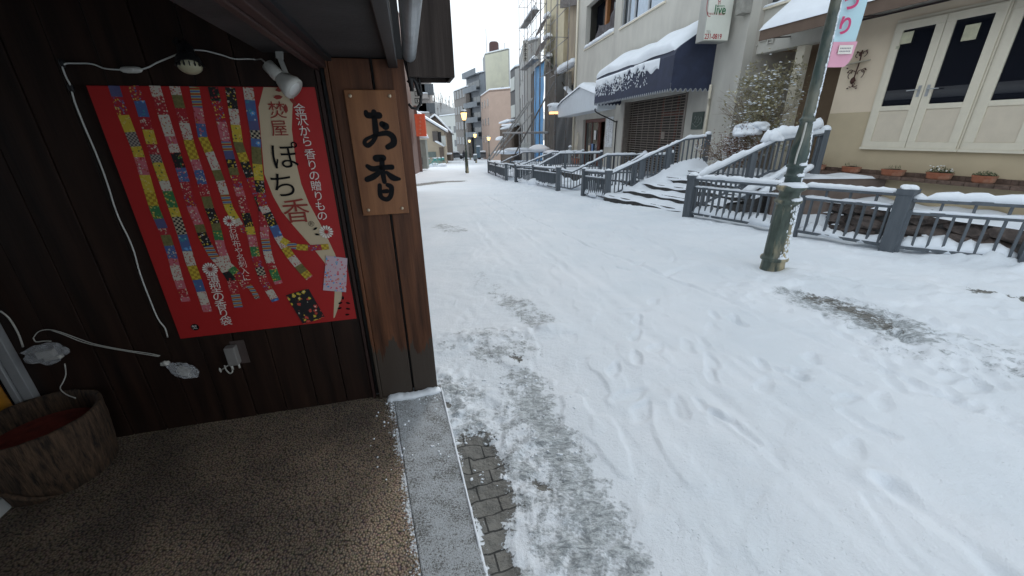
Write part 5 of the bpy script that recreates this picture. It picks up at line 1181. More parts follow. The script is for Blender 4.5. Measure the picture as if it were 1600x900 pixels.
tag(mb.build('bundled_poles', CREAMW, smooth=True), 'bundle of pale poles and hoses leaning left of the small shop', 'poles')

# ================================================================== cream building on the right
cbld = thing('cream_building', 'cream stucco building with tall glazed doors and an entrance recess at right', 'building', FH(-1, -3, 0))
UR = 1.02; ENT = (UR, 3.74, -.5, 3.68); WIN = (2.45, 3.6, 4.86, 6.6)
mb = MB(FH); wall_holes(mb, UR, 4.3, -.6, 3.9, [ENT], -.28, 0); mb.build('side_pier', STUCG, cbld)
mb = MB(FH); wall_holes(mb, UR + .0, 4.3, 3.9, 12, [WIN], -.28, 0); mb.box(-9, UR, -.28, 0, 3.94, 12); mb.build('upper_wall', STUCG, cbld)
mb = MB(FH); mb.box(-9, UR, -.28, 0, 1.95, 3.94); mb.build('front_wall', STUCC, cbld)
mb = MB(FH); mb.box(-9, UR, -.28, .006, -.6, 1.949); mb.build('lower_wall', STUCT, cbld)
mb = MB(FH); mb.box(UR, 4.3, -1.7, -1.6, -.6, 3.9); mb.box(UR - .02, UR + .1, -1.6, -.282, -.6, 3.9); mb.box(4.2, 4.3, -1.6, -.282, -.6, 3.9); mb.box(UR, 4.3, -1.6, -.282, 3.75, 3.9); mb.build('entrance_recess', RECESS, cbld)
mb = MB(FH); mb.box(1.25, 2.0, -1.59, -1.55, .5, 2.7); mb.build('entrance_door', pm('dark_door', (.06, .045, .035), .4), cbld)
mb = MB(FH); mb.box(2.12, 2.36, -.26, -.02, .4, 3.68); mb.build('entrance_column', CREAMW, cbld, bevel=.01)
mb = MB(FH); mb.box(UR, 4.15, .003, .05, 3.68, 4.2); mb.build('lettered_beam', STUCG, cbld, bevel=.008)
text_mesh('ニュー白', .26, FH(3.55, .075, 3.98), -FH.d, UZ, pm('raised_letters', (.50, .48, .43), .6), cbld, extrude=.022, off=.004)
mb = MB(FH); mb.box(2.47, 3.58, -.2, -.17, 4.88, 6.6); w_ = mb.build('window', GLASS2, cbld); mb = MB(FH); mb.box(2.38, 3.66, -.1, .09, 4.80, 4.86); mb.build('window_sill', CREAMW, w_)
mb = MB(); snow_strip(mb, [FH(2.4, .02, 4.86), FH(3.65, .02, 4.86)], .16, .04, 5); mb.build('snow', SNOW, w_, smooth=True)
mb = MB(FH); mb.box(-9, 12 - 12 + 4.3, -6, -5.8, -.6, 12); mb.box(-9.2, -9, -6, 0, -.6, 12); mb.box(-9, 4.3, -5.8, -.3, 11.8, 12); mb.build('rear_walls', STUCG2, cbld)
# double doors
def leaf(root, ua, ub_, hinge):
    z0, z1 = 1.17, 3.70; fw_ = .15
    mb = MB(FH); mb.box(ua, ub_, .02, .075, z0, z0 + .13); mb.box(ua, ub_, .02, .075, z1 - .15, z1)
    mb.box(ua, ua + fw_, .02, .075, z0 + .13, z1 - .15); mb.box(ub_ - fw_, ub_, .02, .075, z0 + .13, z1 - .15); mb.box(ua + fw_, ub_ - fw_, .02, .075, 1.95, 2.05)
    lf = mb.build('door_leaf', CREAMW, root, bevel=.006)
    mb = MB(FH); mb.box(ua + fw_, ub_ - fw_, .025, .045, 2.05, z1 - .15); mb.build('glass', GLASS, lf)
    mb = MB(FH); mb.box(ua + fw_, ub_ - fw_, .025, .055, z0 + .13, 1.95); mb.build('panel', CREAMP, lf, bevel=.004)
    hu = ua + .07 if hinge > 0 else ub_ - .07
    mb = MB(FH); mb.box(hu - .025, hu + .025, .075, .085, 2.2, 2.42); sgn = 1 if hinge > 0 else -1; mb.tube([(hu, .085, 2.34), (hu, .13, 2.34), (hu + sgn * .2, .13, 2.335)], .011, 8); mb.build('handle', ALU, lf)
    return lf
dset = []
for k, u0 in enumerate((.01, -1.80)):
    mb = MB(FH); wd = -1.74
    mb.box(u0 + wd, u0 + wd + .0, 0, 0, 0, 0) if False else None
    mb.box(u0 + wd - .03, u0 + .03, .006, .03, 3.70, 3.77); mb.box(u0 + wd - .03, u0 + .03, .006, .09, 1.12, 1.17); mb.box(u0, u0 + .03, .006, .05, 1.17, 3.70); mb.box(u0 + wd - .03, u0 + wd, .006, .05, 1.17, 3.70); mb.box(u0 + wd, u0, .007, .018, 1.17, 3.70)
    dr = mb.build('double_door', CREAMW, cbld, label=('left cream double door with taped notices', 'right cream double door cut by the frame edge')[k])
    leaf(dr, u0 - .865, u0 - .005, 1); leaf(dr, u0 + wd + .005, u0 - .875, -1)
    if k == 0:
        NOTE = pm('yellowed_notice', (.55, .53, .38), .7)
        for (ua, ub_, za, zb) in ((-.36, -.15, 3.28, 3.50), (-.17, -.10, 3.2, 3.26), (-1.42, -1.2, 3.15, 3.42)): mb = MB(FH); mb.box(ua, ub_, .078, .081, za, zb); mb.build('notice', NOTE, dr)
# brick ledge
mb = MB(FH); rr = random.Random(2); u = -7
while u < 1.05:
    w_ = .21; mb.box(u, u + w_ - .008, .008, .34 + rr.uniform(-.004, .004), .50, .575); mb.box(u, u + w_ * .5 - .006, .008, .11, .577, .66 + rr.uniform(-.003, .003)); mb.box(u + w_ * .5, u + w_ - .006, .008, .11, .577, .66 + rr.uniform(-.003, .003)); u += w_
mb.build('brick_ledge', BRICKB, cbld, bevel=.004)
# brown awning
ba = thing('brown_awning', 'brown canvas awning with a smooth load of snow over the cream doors', 'awning', FH(-.5, .6, 3.9))
UE = 2.62; 
mb = MB(FH); mb.box(-7, UE, 1.06, 1.10, 3.80, 4.04); mb.poly([(UE, 1.10, 4.04), (UE, .0, 4.9), (UE, .0, 4.86), (UE, 1.1, 4.0)]); mb.poly([(-7, 1.10, 4.04), (UE, 1.10, 4.04), (UE, .01, 4.9), (-7, .01, 4.9)]); mb.build('canvas', BROWNA, ba)
mb = MB(FH); 
for u in (2.58, .4, -2.0): mb.beam((u, .01, 3.95), (u, 1.06, 3.86), .03, .03); mb.beam((u, .02, 4.7), (u, 1.0, 3.98), .03, .03)
mb.box(-7, 2.6, .01, .04, 3.93, 3.96); mb.build('support_frame', pm('dark_frame', (.05, .035, .035), .6), ba)
mb = MB(FH)
def bs_(u, v):
    U = UE + .02 - 9.4 * u; e = max(0, min(1, u * 40, v * 10, (1 - v) * 8)) ** .5; w = 1.13 * (1 - v) ; z = 4.04 + .86 * v; top = 1 if u > .12 else .75 + .25 * u / .12
    th = e * (.16 + .02 * math.sin(U * 4)) ; return (U, max(.02, w * (1 if v < .97 else 1) + th * .25), z + th * .9)
mb.grid(bs_, 120, 14); mb.build('snow_load', SNOW, ba, smooth=True)
# wrought iron ornament
orn = thing('iron_ornament', 'rusty wrought iron bird and scroll ornament on the cream wall', 'ornament', FH(.6, .06, 2.6))
mb = MB(FH)
def curl(cu_, cz, r, a0, a1, rr_=.009): mb.tube([(cu_ + r * (1 - .35 * k / 11) * math.cos(a0 + (a1 - a0) * k / 11), .05 + .01 * math.sin(k), cz + r * (1 - .35 * k / 11) * math.sin(a0 + (a1 - a0) * k / 11)) for k in range(12)], rr_, 5)
mb.tube([(.60, .05, 3.30), (.60, .05, 3.05), (.615, .05, 2.85), (.63, .05, 2.66)], .014, 6)
curl(.68, 2.80, .10, -1, 3.2); curl(.52, 2.80, .10, 4.2, 0); curl(.74, 2.86, .05, 0, 4.5); curl(.45, 2.86, .05, 3, -1.5); curl(.66, 2.58, .08, 1.5, 5.5); curl(.56, 2.58, .08, 1.5, -2.5); curl(.67, 3.22, .06, -1.5, 3); curl(.53, 3.22, .06, 4.6, 0)
for t in ((.80, 2.86), (.42, 2.88), (.72, 2.5), (.52, 2.49), (.70, 3.28), (.5, 3.28), (.84, 2.95)): mb.blob((t[0], .05, t[1]), .022, .012, .016, int(t[0] * 99), .2, 2, -2)
mb.build('scrollwork', IRON, orn, smooth=True)
mb = MB(FH); mb.blob((.62, .08, 2.66), .055, .045, .07, 2, .15, 3, -2); mb.blob((.60, .08, 3.22), .03, .025, .05, 3, .1, 3, -2); mb.build('iron_body', IRON, orn, smooth=True)
mb = MB(FH); mb.extr([(.38, .02, 3.06), (.88, .02, 3.02), (.86, .22, 3.0), (.50, .2, 3.04)], (0, 0, .022)); mb.build('wing_plate', pm('pale_plate', (.42, .38, .30), .6), orn)
# pots on the ledge
def trough(u, lab, L, plant, seed):
    q = FH(u, .19, .578); o = thing('flower_trough', lab, 'flower pot', q, 'terracotta pots on the brick ledge'); rr = random.Random(seed)
    fr = lambda x, y, z: q + FH.d * x + FH.w * y + UZ * z
    mb = MB(fr); 
    for (hw, hd, z0, z1) in ((L * .40, .065, 0, .02), (L * .46, .075, .02, .10), (L * .5, .085, .10, .135)):
        n = 20; a = [mb.P((hw * math.copysign(abs(math.cos(t)) ** .45, math.cos(t)), hd * math.copysign(abs(math.sin(t)) ** .45, math.sin(t)), z0)) for t in [2 * math.pi * k / n for k in range(n)]]
        b2 = [mb.P((hw * 1.04 * math.copysign(abs(math.cos(t)) ** .45, math.cos(t)), hd * 1.04 * math.copysign(abs(math.sin(t)) ** .45, math.sin(t)), z1)) for t in [2 * math.pi * k / n for k in range(n)]]
        for k in range(n): mb.face((a[k], a[(k + 1) % n], b2[(k + 1) % n], b2[k]))
        mb.face(b2)
    mb.build('pot', TERRA, o)
    mb = MB(fr); mb.blob((0, 0, .13), L * .45, .07, .02, seed, .3, 2, -.2); mb.build('soil', SOIL, o)
    if plant:
        mb = MB(fr); nL = {1: 16, 2: 420, 3: 260, 4: 26}[plant]
        for k in range(nL):
            if plant in (2, 3): r_ = rr.random() ** .5; t = rr.uniform(0, 6.28); c = np.array([r_ * math.cos(t) * L * .52, r_ * math.sin(t) * .11, .13 + rr.random() * (.13 if plant == 2 else .09) * (1.2 - r_)])
            else: c = np.array([rr.uniform(-.8, .8) * L * .45, rr.uniform(-.05, .05), .14])
            d = np.array([rr.gauss(0, 1), rr.gauss(0, 1), abs(rr.gauss(0, 1)) + (2 if plant in (1, 4) else 0)]); d /= np.linalg.norm(d); s_ = rr.uniform(.012, .022) if plant in (2, 3) else rr.uniform(.02, .06)
            x = np.cross(d, (0.3, .2, .9)); x /= np.linalg.norm(x); wd = .4 if plant in (2, 3) else .14
            mb.poly([tuple(c), tuple(c + d * s_ + x * s_ * wd), tuple(c + d * s_ * 2), tuple(c + d * s_ - x * s_ * wd)])
        mb.build('foliage', LEAF, o)
    if plant == 2:
        for k in range(15):
            c = np.array([rr.uniform(-.48, .48) * L, rr.uniform(-.02, .13), .19 + rr.uniform(-.02, .09)]); mb = MB(fr); mb.blob(tuple(c), .017, .017, .010, k, .2, 2, -2); mb.build('flower', PETAL, o, smooth=True)
trough(.86, 'terracotta trough with green shoots at the left end of the ledge', .40, 4, 1); trough(.02, 'terracotta trough of bare soil, second from the left on the ledge', .40, 1, 2)
trough(-.86, 'terracotta trough with withered stems between the bare one and the white flowers', .44, 1, 3); trough(-1.68, 'terracotta pot of white flowers on the brick ledge', .42, 2, 4); trough(-2.36, 'terracotta pot of trailing green leaves at the right frame edge', .34, 3, 5)

# ================================================================== snowy shrubs
def shrub(name, label, base, crown, rad, nleaf, leafm, seed, snowf=.35, lsize=.045, cat='shrub'):
    root = thing(name, label, cat, base, 'snowy shrubs by the entrance'); rr = random.Random(seed); base = np.array(base, float); crown = np.array(crown, float)
    mb = MB(); tips = []
    def br(p, d, L, r, dep):
        q = p + d * L; m_ = p + d * L * .5 + np.array([rr.uniform(-1, 1), rr.uniform(-1, 1), 0]) * L * .06; mb.tube([p, m_, q], [r, r * .8, r * .6], 5 if dep < 2 else 4, cap=False)
        if dep >= 4: tips.append(q); return
        for k in range(3 if dep < 3 else 2):
            nd = d + np.array([rr.gauss(0, .5), rr.gauss(0, .5), rr.gauss(.05, .35)]); nd /= np.linalg.norm(nd); br(q, nd, L * rr.uniform(.62, .85), r * .6, dep + 1)
    for k in range(4):
        a = rr.uniform(0, 6.28); d = np.array([.35 * math.cos(a), .35 * math.sin(a), 1]); br(base, d / np.linalg.norm(d), rad[2] * .62, .022, 0)
    mb.build('branches', BARK, root)
    cl = [np.array([rr.gauss(0, .48), rr.gauss(0, .48), rr.gauss(0, .48)]) for _ in range(70)] 
    lf, sn = MB(), MB()
    for k in range(nleaf):
        if rr.random() < .65: c = cl[rr.randrange(len(cl))] + np.array([rr.gauss(0, .09), rr.gauss(0, .09), rr.gauss(0, .07)])
        else:
            c = np.array([rr.gauss(0, .5), rr.gauss(0, .5), rr.gauss(0, .5)])
        if np.linalg.norm(c) > 1.25: continue
        c = crown + c * rad; d = np.array([rr.gauss(0, 1), rr.gauss(0, 1), rr.gauss(.2, .6)]); d /= np.linalg.norm(d); x = np.cross(d, (rr.gauss(0, .4), rr.gauss(0, .4), 1)); x /= np.linalg.norm(x); s_ = lsize * rr.uniform(.6, 1.3)
        q = [c, c + d * s_ * .5 + x * s_ * .22, c + d * s_, c + d * s_ * .5 - x * s_ * .22]; lf.poly([tuple(p) for p in q])
        if rr.random() < snowf: sn.blob(c + d * s_ * .5 + UZ * .005, s_ * .38, s_ * .3, s_ * .16, k, .2, 1, -.5)
    lf.build('foliage', leafm, root)
    o = sn.build('snow_on_leaves', SNOW, root, smooth=True); o['kind'] = 'stuff'
    return root
bq = onpl(1205, 150, (0, 11.9, 0), (1, 0, 0))
shrub('olive_tree', 'tall small leaved shrub dusted with snow before the entrance', (7.0, 11.9, .5), (7.05, 11.9, 2.12), np.array([.88, .8, 1.22]), 4700, LEAFB, 3, .13, .10, 'shrub')
s2 = shrub('low_shrub', 'low spreading shrub bowed under a pillow of snow beside the steps', (6.15, 11.7, .45), (6.2, 11.45, 1.12), np.array([.85, .6, .55]), 3600, LEAFR, 9, .2, .06)
mb = MB(); mb.blob(onpl(1170, 201, (0, 11.3, 0), (1, 0, 0)) - UZ * .03, .36, .28, .17, 5, .3, 4, -.8); mb.blob(onpl(1188, 198, (0, 11.3, 0), (1, 0, 0)), .24, .22, .13, 8, .3, 4, -.8); mb.blob(onpl(1155, 208, (0, 11.3, 0), (1, 0, 0)), .2, .2, .12, 9, .3, 4, -.8); mb.build('snow_pillow', SNOW, s2, smooth=True)
mb = MB(); snow_strip(mb, [(5.9, 9.72, 1.34), (6.25, 9.74, 1.47), (6.8, 9.79, 1.52), (7.25, 9.84, 1.66)], .24, .20, 33, .05, lump=.2); mb.blob((6.12, 9.66, 1.42), .19, .16, .14, 4, .2, 3, -.5)
tag(mb.build('snow_mound', SNOW, smooth=True), 'thick mound of snow lying on the right stair railing', 'snow')

# ================================================================== demolition building with scaffold
DB = thing('scaffolded_building', 'half demolished tan building behind scaffolding, left of the white canopy', 'building', FB(24, -2, -.9))
TAN = pm('tan_boarding', (.46, .38, .27), .8, .12, 2, .2, dirt=(.25, .2, .16), stretch=(1, 1, .3)); YEL = pm('pale_yellow_render', (.60, .53, .37), .8, .08, 2, .2)
RAG = wood('ragged_grey_timber', (.05, .042, .036), (.19, .165, .14), 1.6, .8); CORR = pm('rusty_corrugated', (.12, .10, .09), .6, .35, 6, .3, metal=.2)
mb = MB(FB); mb.box(17.6, 24.0, -1.6, -1.2, 5.2, 13); mb.build('tan_gable', TAN, DB)
mb = MB(FB); mb.box(17.55, 18.3, -.5, -.2, -1.3, 13); mb.build('brown_corner_board', pm('brown_strip', (.10, .075, .065), .8), DB)
mb = MB(FB); mb.box(24.0, 31.5, -2.4, -.9, 6.8, 13.5); mb.build('yellow_wall', YEL, DB)
mb = MB(FB); mb.box(17.6, 44, -5, -4.8, -1.3, 9.2); mb.box(23.5, 25.2, -2.6, -2.5, -1.3, 9); mb.box(24.3, 31, -3, -2.8, -1.3, 8); mb.build('inner_rear_wall', BLACKP, DB)
for (u0, u1, z1, w) in ((23.1, 25.2, 6.4, -.05), (25.5, 27.0, 7.3, -.1), (30.8, 33.6, 7.4, -.1)):
    mb = MB(FB); u = u0; rr = random.Random(int(u0 * 10))
    while u < u1: mb.box(u, u + .26, w - .1 - rr.uniform(0, .05), w, -1.6, z1 + rr.uniform(-.5, .3)); u += .27
    mb.build('ragged_wall', RAG, DB)
mb = MB(FB); mb.box(27.1, 30.7, -.2, -.15, -1.5, 7.5)
def sheet(u, v): return (26.9 + 4.2 * u, .06 + .035 * math.sin(u * 11 + v * 4) + .03 * math.sin(v * 23), -1.4 + 8.9 * v)
mb = MB(FB); mb.grid(sheet, 14, 30)
mb.build('blue_sheet', pm('blue_tarpaulin', (.05, .27, .56), .45, .2, 1.5, .4, 12, dist=.03), DB, smooth=True)
mb = MB(FB); mb.grid(lambda u, v: (17.7 + 5.4 * u, -.1 + .12 * math.sin(u * 12 + v * 3) * math.sin(v * 5 + u * 3), -1.4 + 4.2 * v), 24, 14); mb.build('black_netting', pm('black_mesh_sheet', (.018, .019, .022), .55, .3, 5, .5, 8, dist=.04), DB, smooth=True)
for (u0, u1, w, z0, z1) in ((27.3, 30.2, .2, 9.9, 11.0), (26.8, 30.8, .2, 8.3, 9.4), (27.0, 30.8, .1, 7.4, 7.9)):
    mb = MB(FB); u = u0
    while u < u1: mb.poly([(u, w, z0), (u + .12, w + .06, z0), (u + .12, w - .5, z1), (u, w - .56, z1)]); mb.poly([(u + .12, w + .06, z0), (u + .24, w, z0), (u + .24, w - .56, z1), (u + .12, w - .5, z1)]); u += .24
    mb.build('corrugated_roof', CORR, DB)
    mb = MB(); snow_strip(mb, [FB(u0, w - .6, z1 - .02), FB((u0 + u1) / 2 - .2, w - .6, z1 + .02)], .6, .35, int(z0), .15); mb.build('roof_snow', SNOW, DB, smooth=True)
mb = MB(FB); mb.extr([(18.4, -.4, 9.6), (23.5, -.4, 10.6), (23.5, -.4, 14), (18.4, -.4, 13.6)], (0, -.2, 0)); mb.build('dark_soffit_boards', CORR, DB)
rr = random.Random(44)
mb = MB(FB)
for k in range(26):
    a = (rr.uniform(18.2, 23.4), rr.uniform(-2.2, -.3), rr.uniform(2.4, 5.6)); b_ = (a[0] + rr.uniform(-1.2, 1.2), a[1] + rr.uniform(-.4, .4), a[2] + rr.uniform(-1.1, .9)); mb.beam(a, b_, .09, .07, (.1, .9, .3))
mb.build('broken_timbers', RAG, DB)
mb = MB(FB)
for u in (18.9, 20.1, 21.6, 22.7): mb.box(u, u + .28, -1.0, -.8, 2.6, 6.0)
mb.build('pale_posts', pm('dusty_post', (.33, .32, .29), .8), DB)
mb = MB(); snow_strip(mb, [FB(18.5, -.9, 3.9), FB(20.5, -.7, 4.3), (FB(22.5, -.8, 4.9))], .5, .22, 6, .12, lump=.5); snow_strip(mb, [FB(18.1, -.3, 6.1), FB(23.2, -.3, 6.0)], .7, .42, 8, .2, lump=.3); mb.build('roof_snow', SNOW, DB, smooth=True)
sc_ = thing('scaffold', 'bare steel tube scaffold with snowy planks in front of the tan building', 'scaffold', FB(24, .8, -.9))
for u in (18.1, 21.2, 23.4, 25.0, 27.1, 30.6, 33.5):
    for w in (.35, 1.2): 
        mb = MB(); mb.tube([FB(u, w, -1.4), FB(u, w, 15)], .03, 6); mb.build('upright', STEEL, sc_, smooth=True)
for z in (3.9, 5.75, 7.6, 9.45, 11.3, 13.1):
    for (ua, ub_) in ((18.1, 23.4), (25, 33.5)):
        if z < 7 and ua > 20: continue
        if z < 5: continue
        mb = MB(); mb.tube([FB(ua, .35, z), FB(ub_, .35, z)], .025, 5); mb.build('ledger', STEEL, sc_, smooth=True); mb = MB(); mb.tube([FB(ua, 1.2, z), FB(ub_, 1.2, z)], .025, 5); mb.build('ledger', STEEL, sc_, smooth=True)
    for u in (18.1, 23.4, 25, 30.6, 33.5):
        if z > 7: mb = MB(); mb.tube([FB(u, .3, z), FB(u, 1.25, z)], .02, 5); mb.build('transom', STEEL, sc_, smooth=True)
for z in (7.6, 11.3):
    mb = MB(FB); mb.box(27.1, 33.5, .45, 1.1, z + .03, z + .07); mb.build('plank', STEEL, sc_)
for (ua, za, ub_, zb) in ((25, 7.6, 33.5, 11.3), (33.5, 7.6, 25, 11.3), (25, 11.3, 33.5, 15), (18.1, 5.75, 23.4, 7.6)):
    mb = MB(); mb.tube([FB(ua, 1.25, za), FB(ub_, 1.25, zb)], .02, 5); mb.build('brace', STEEL, sc_, smooth=True)
mb = MB(); snow_strip(mb, [FB(27.2, .8, 7.68), FB(29, .8, 7.68)], .6, .3, 4, .15); snow_strip(mb, [FB(27.2, .8, 11.4), FB(31, .8, 11.4)], .6, .35, 4, .15); mb.build('snow', SNOW, sc_, smooth=True)
def pxp(px, py, Y, k=0): d = ray(px, py); t = Y / d[1]; return CAM + d * t
PROP = pm('pale_prop_steel', (.34, .34, .33), .5, .1)
for k, (a, b_, ya, yb, lab) in enumerate(((((768, 249), (832, 154)), ((0, 0), (0, 0)), 36, 31, 'steel prop leaning from the snow against the scaffold, lowest of the pale pair'), (((762, 250), (826, 158)), 0, 36.5, 32, 'steel prop leaning beside its twin against the scaffold, left one'), (((775, 244), (832, 176)), 0, 36, 32, 'thinner steel prop below the leaning pair'), (((805, 240), (866, 128)), 0, 29, 26, 'dark steel prop crossing in front of the blue sheet'))):
    mb = MB(); mb.tube([pxp(*a[0], ya), pxp(*a[1], yb)], .06 if k < 2 else .045, 8); tag(mb.build('leaning_prop', PROP if k < 3 else pm('dark_steel', (.12, .115, .11), .5), smooth=True), lab, 'prop', 'leaning steel props')
mb = MB(); mb.tube([pxp(786, 208, 33), pxp(856, 207, 27)], .07, 8); mb.tube([pxp(787, 208, 33), pxp(787, 245, 33)], .04, 6); mb.tube([pxp(811, 208, 31), pxp(812, 245, 31)], .04, 6); tag(mb.build('guard_rail', STEEL, smooth=True), 'grey tubular guard rail standing in front of the scaffolded building', 'rail')

# ================================================================== far street
def bld(name, label, A, B, C, toppy, mat, mat2=None, roofmat=None, wins=(), winsC=(), cat='building', snow=True, depth=0, group='buildings down the street', zb=None, roof='flat'):
    """A->B is the face towards the street, B->C (or A->C) the face towards us; each corner is (px, distance)."""
    a, b_, c = [np.array([ptx(p, Y), Y, 0.]) for p, Y in (A, B, C)]; d4 = a + c - b_; zb = gz(min(a[1], b_[1], c[1])) - 1.0 if zb is None else zb; zt = hat(b_[0], b_[1], toppy)
    root = thing(name, label, cat, (b_[0], b_[1], gz(b_[1])), group)
    def wall(p, q, m_, nm):
        d = (q - p); L = np.linalg.norm(d); d /= L; n = np.array([-d[1], d[0], 0]); n = n if n.dot(-p) > 0 else -n
        mb = MB(); mb.extr([tuple(p + UZ * zb), tuple(q + UZ * zb), tuple(q + UZ * zt), tuple(p + UZ * zt)], tuple(-n * .25)); w = mb.build(nm, m_, root); return w, p, d, n, L
    f1 = wall(a, b_, mat, 'street_wall'); f2 = wall(b_, c, mat2 or mat, 'end_wall'); wall(c, d4, mat, 'rear_wall'); wall(d4, a, mat, 'rear_wall')
    mb = MB(); mb.extr([tuple(p + UZ * (zt - .3)) for p in (a, b_, c, d4)], (0, 0, .25)); mb.build('roof', roofmat or mat, root)
    if snow:
        mb = MB(); ce = (a + b_ + c + d4) / 4; mb.extr([tuple(ce + (p - ce) * .99 + UZ * (zt - .05)) for p in (a, b_, c, d4)], (0, 0, .3)); mb.build('roof_snow', SNOW, root, bevel=.1)
    for (w, p, d, n, L), W_ in ((f1, wins), (f2, winsC)):
        for (fx0, fx1, nc, z0, dz, nr, ww, wh, m_, nm) in W_:
            for i in range(nc):
                fx = fx0 + (fx1 - fx0) * (i / max(1, nc - 1)) if nc > 1 else fx0
                for j in range(nr):
                    cx = fx * L; zz = z0 + dz * j
                    if zz + wh > zt - .2: continue
                    fr = lambda x, y, z, p=p, d=d, n=n: p + d * x + n * y + UZ * z
                    mb = MB(fr); mb.box(cx - ww / 2, cx + ww / 2, .0, .03, zz, zz + wh); o = mb.build(nm, m_, root)
                    if nm == 'balcony': continue
                    mb = MB(fr); mb.box(cx - ww / 2 - .08, cx + ww / 2 + .08, .03, .10, zz - .1, zz - .0); mb.build('sill', mat, o)
    root['_zt'] = zt
    return root, (a, b_, c, d4, zt, f1, f2)
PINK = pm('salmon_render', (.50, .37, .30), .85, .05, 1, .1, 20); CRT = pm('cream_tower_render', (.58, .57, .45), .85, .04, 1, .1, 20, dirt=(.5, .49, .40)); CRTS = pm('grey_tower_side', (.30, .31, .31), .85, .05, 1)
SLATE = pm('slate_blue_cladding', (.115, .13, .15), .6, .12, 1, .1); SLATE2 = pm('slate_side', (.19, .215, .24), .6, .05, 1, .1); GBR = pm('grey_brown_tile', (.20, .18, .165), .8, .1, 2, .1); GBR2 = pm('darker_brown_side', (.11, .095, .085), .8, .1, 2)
WHB = pm('offwhite_render', (.50, .51, .48), .85, .05, 1); GRB = pm('mid_grey_render', (.34, .335, .32), .85, .06, 1); BRN = pm('brown_timber_wall', (.13, .10, .08), .8, .15, 3); BEI = pm('beige_house_wall', (.42, .35, .26), .85, .08, 1.5); RBR = pm('red_brown_tile', (.16, .085, .065), .7, .2, 3)
TILE = pm('dark_roof_tile', (.05, .045, .045), .6, .3, 6)
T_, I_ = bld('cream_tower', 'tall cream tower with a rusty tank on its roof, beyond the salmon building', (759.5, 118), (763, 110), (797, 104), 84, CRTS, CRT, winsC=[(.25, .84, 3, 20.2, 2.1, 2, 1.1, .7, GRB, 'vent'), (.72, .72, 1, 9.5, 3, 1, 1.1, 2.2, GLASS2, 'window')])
q = pxp(772, 82, 110); mb = MB(); mb.lathe([(1.1, 0), (1.2, .2), (1.15, 1.9), (.9, 2.2), (.2, 2.3)], tuple(q), 16); mb.build('roof_tank', pm('rusty_tank', (.09, .045, .04), .7), T_)
mb = MB(); mb.tube([q + np.array([-1.8, 0, 0]), q + np.array([-1.8, 0, 5.0])], .06, 5); mb.tube([q + np.array([2.6, 0, 0]), q + np.array([2.6, 0, 2])], .06, 5); mb.build('aerial', STEEL, T_)
bld('salmon_building', 'salmon pink four storey building below the cream tower', (754, 88), (767, 76), (803, 73), 141, PINK, PINK, wins=[(.2, .85, 3, -.2, 3.1, 5, 1.1, 1.2, GLASS2, 'window')])
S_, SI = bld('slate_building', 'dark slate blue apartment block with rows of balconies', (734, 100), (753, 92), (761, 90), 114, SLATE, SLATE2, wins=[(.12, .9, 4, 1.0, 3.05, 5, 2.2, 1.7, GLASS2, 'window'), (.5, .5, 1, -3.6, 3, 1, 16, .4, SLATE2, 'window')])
a, b_, c, d4, zt, f1, f2 = SI
for j in range(5):
    for i in range(4):
        p, d, n, L = f1[1], f1[2], f1[3], f1[4]; cx = (.12 + .78 * i / 3) * L; fr = lambda x, y, z: p + d * x + n * y + UZ * z
        mb = MB(fr); mb.box(cx - 1.3, cx + 1.3, .03, .9, 1.0 + 3.05 * j - .35, 1.0 + 3.05 * j - .2); mb.box(cx - 1.3, cx + 1.3, .85, .9, 1.0 + 3.05 * j - .2, 1.0 + 3.05 * j + .75); mb.build('balcony', SLATE2, S_)
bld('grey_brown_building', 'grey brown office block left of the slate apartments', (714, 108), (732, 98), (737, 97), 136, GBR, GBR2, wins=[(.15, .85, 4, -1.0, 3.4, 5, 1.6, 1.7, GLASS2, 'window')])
bld('white_building', 'off white low building at the end of the street on the left', (690, 150), (719, 135), (724, 140), 178, WHB, WHB, wins=[(.25, .8, 3, -2.5, 4.2, 3, 2.2, 2.0, GLASS2, 'window')])
A_, AI = bld('apartment_block', 'grey apartment block with snowy balconies behind the gabled house', (640, 84), (679, 84), (682, 92), 90, pm('apartment_render', (.29, .265, .25), .85, .06, 1), None, wins=[(.5, .83, 2, -1.4, 3.3, 5, 3.2, 1.9, GLASS2, 'window')])
a, b_, c, d4, zt, f1, f2 = AI
for j in range(5):
    p, d, n, L = f1[1], f1[2], f1[3], f1[4]; fr = lambda x, y, z: p + d * x + n * y + UZ * z; zz = -2.1 + 3.3 * j
    mb = MB(fr); mb.box(.05 * L, .96 * L, .03, 1.3, zz, zz + .2); mb.box(.05 * L, .96 * L, 1.2, 1.3, zz + .2, zz + .9); bo = mb.build('balcony', MATS['apartment_render'], A_); mb = MB(); snow_strip(mb, [fr(.05 * L, 1.25, zz + .9), fr(.96 * L, 1.25, zz + .9)], .35, .16, j, .4); mb.build('snow', SNOW, bo, smooth=True)
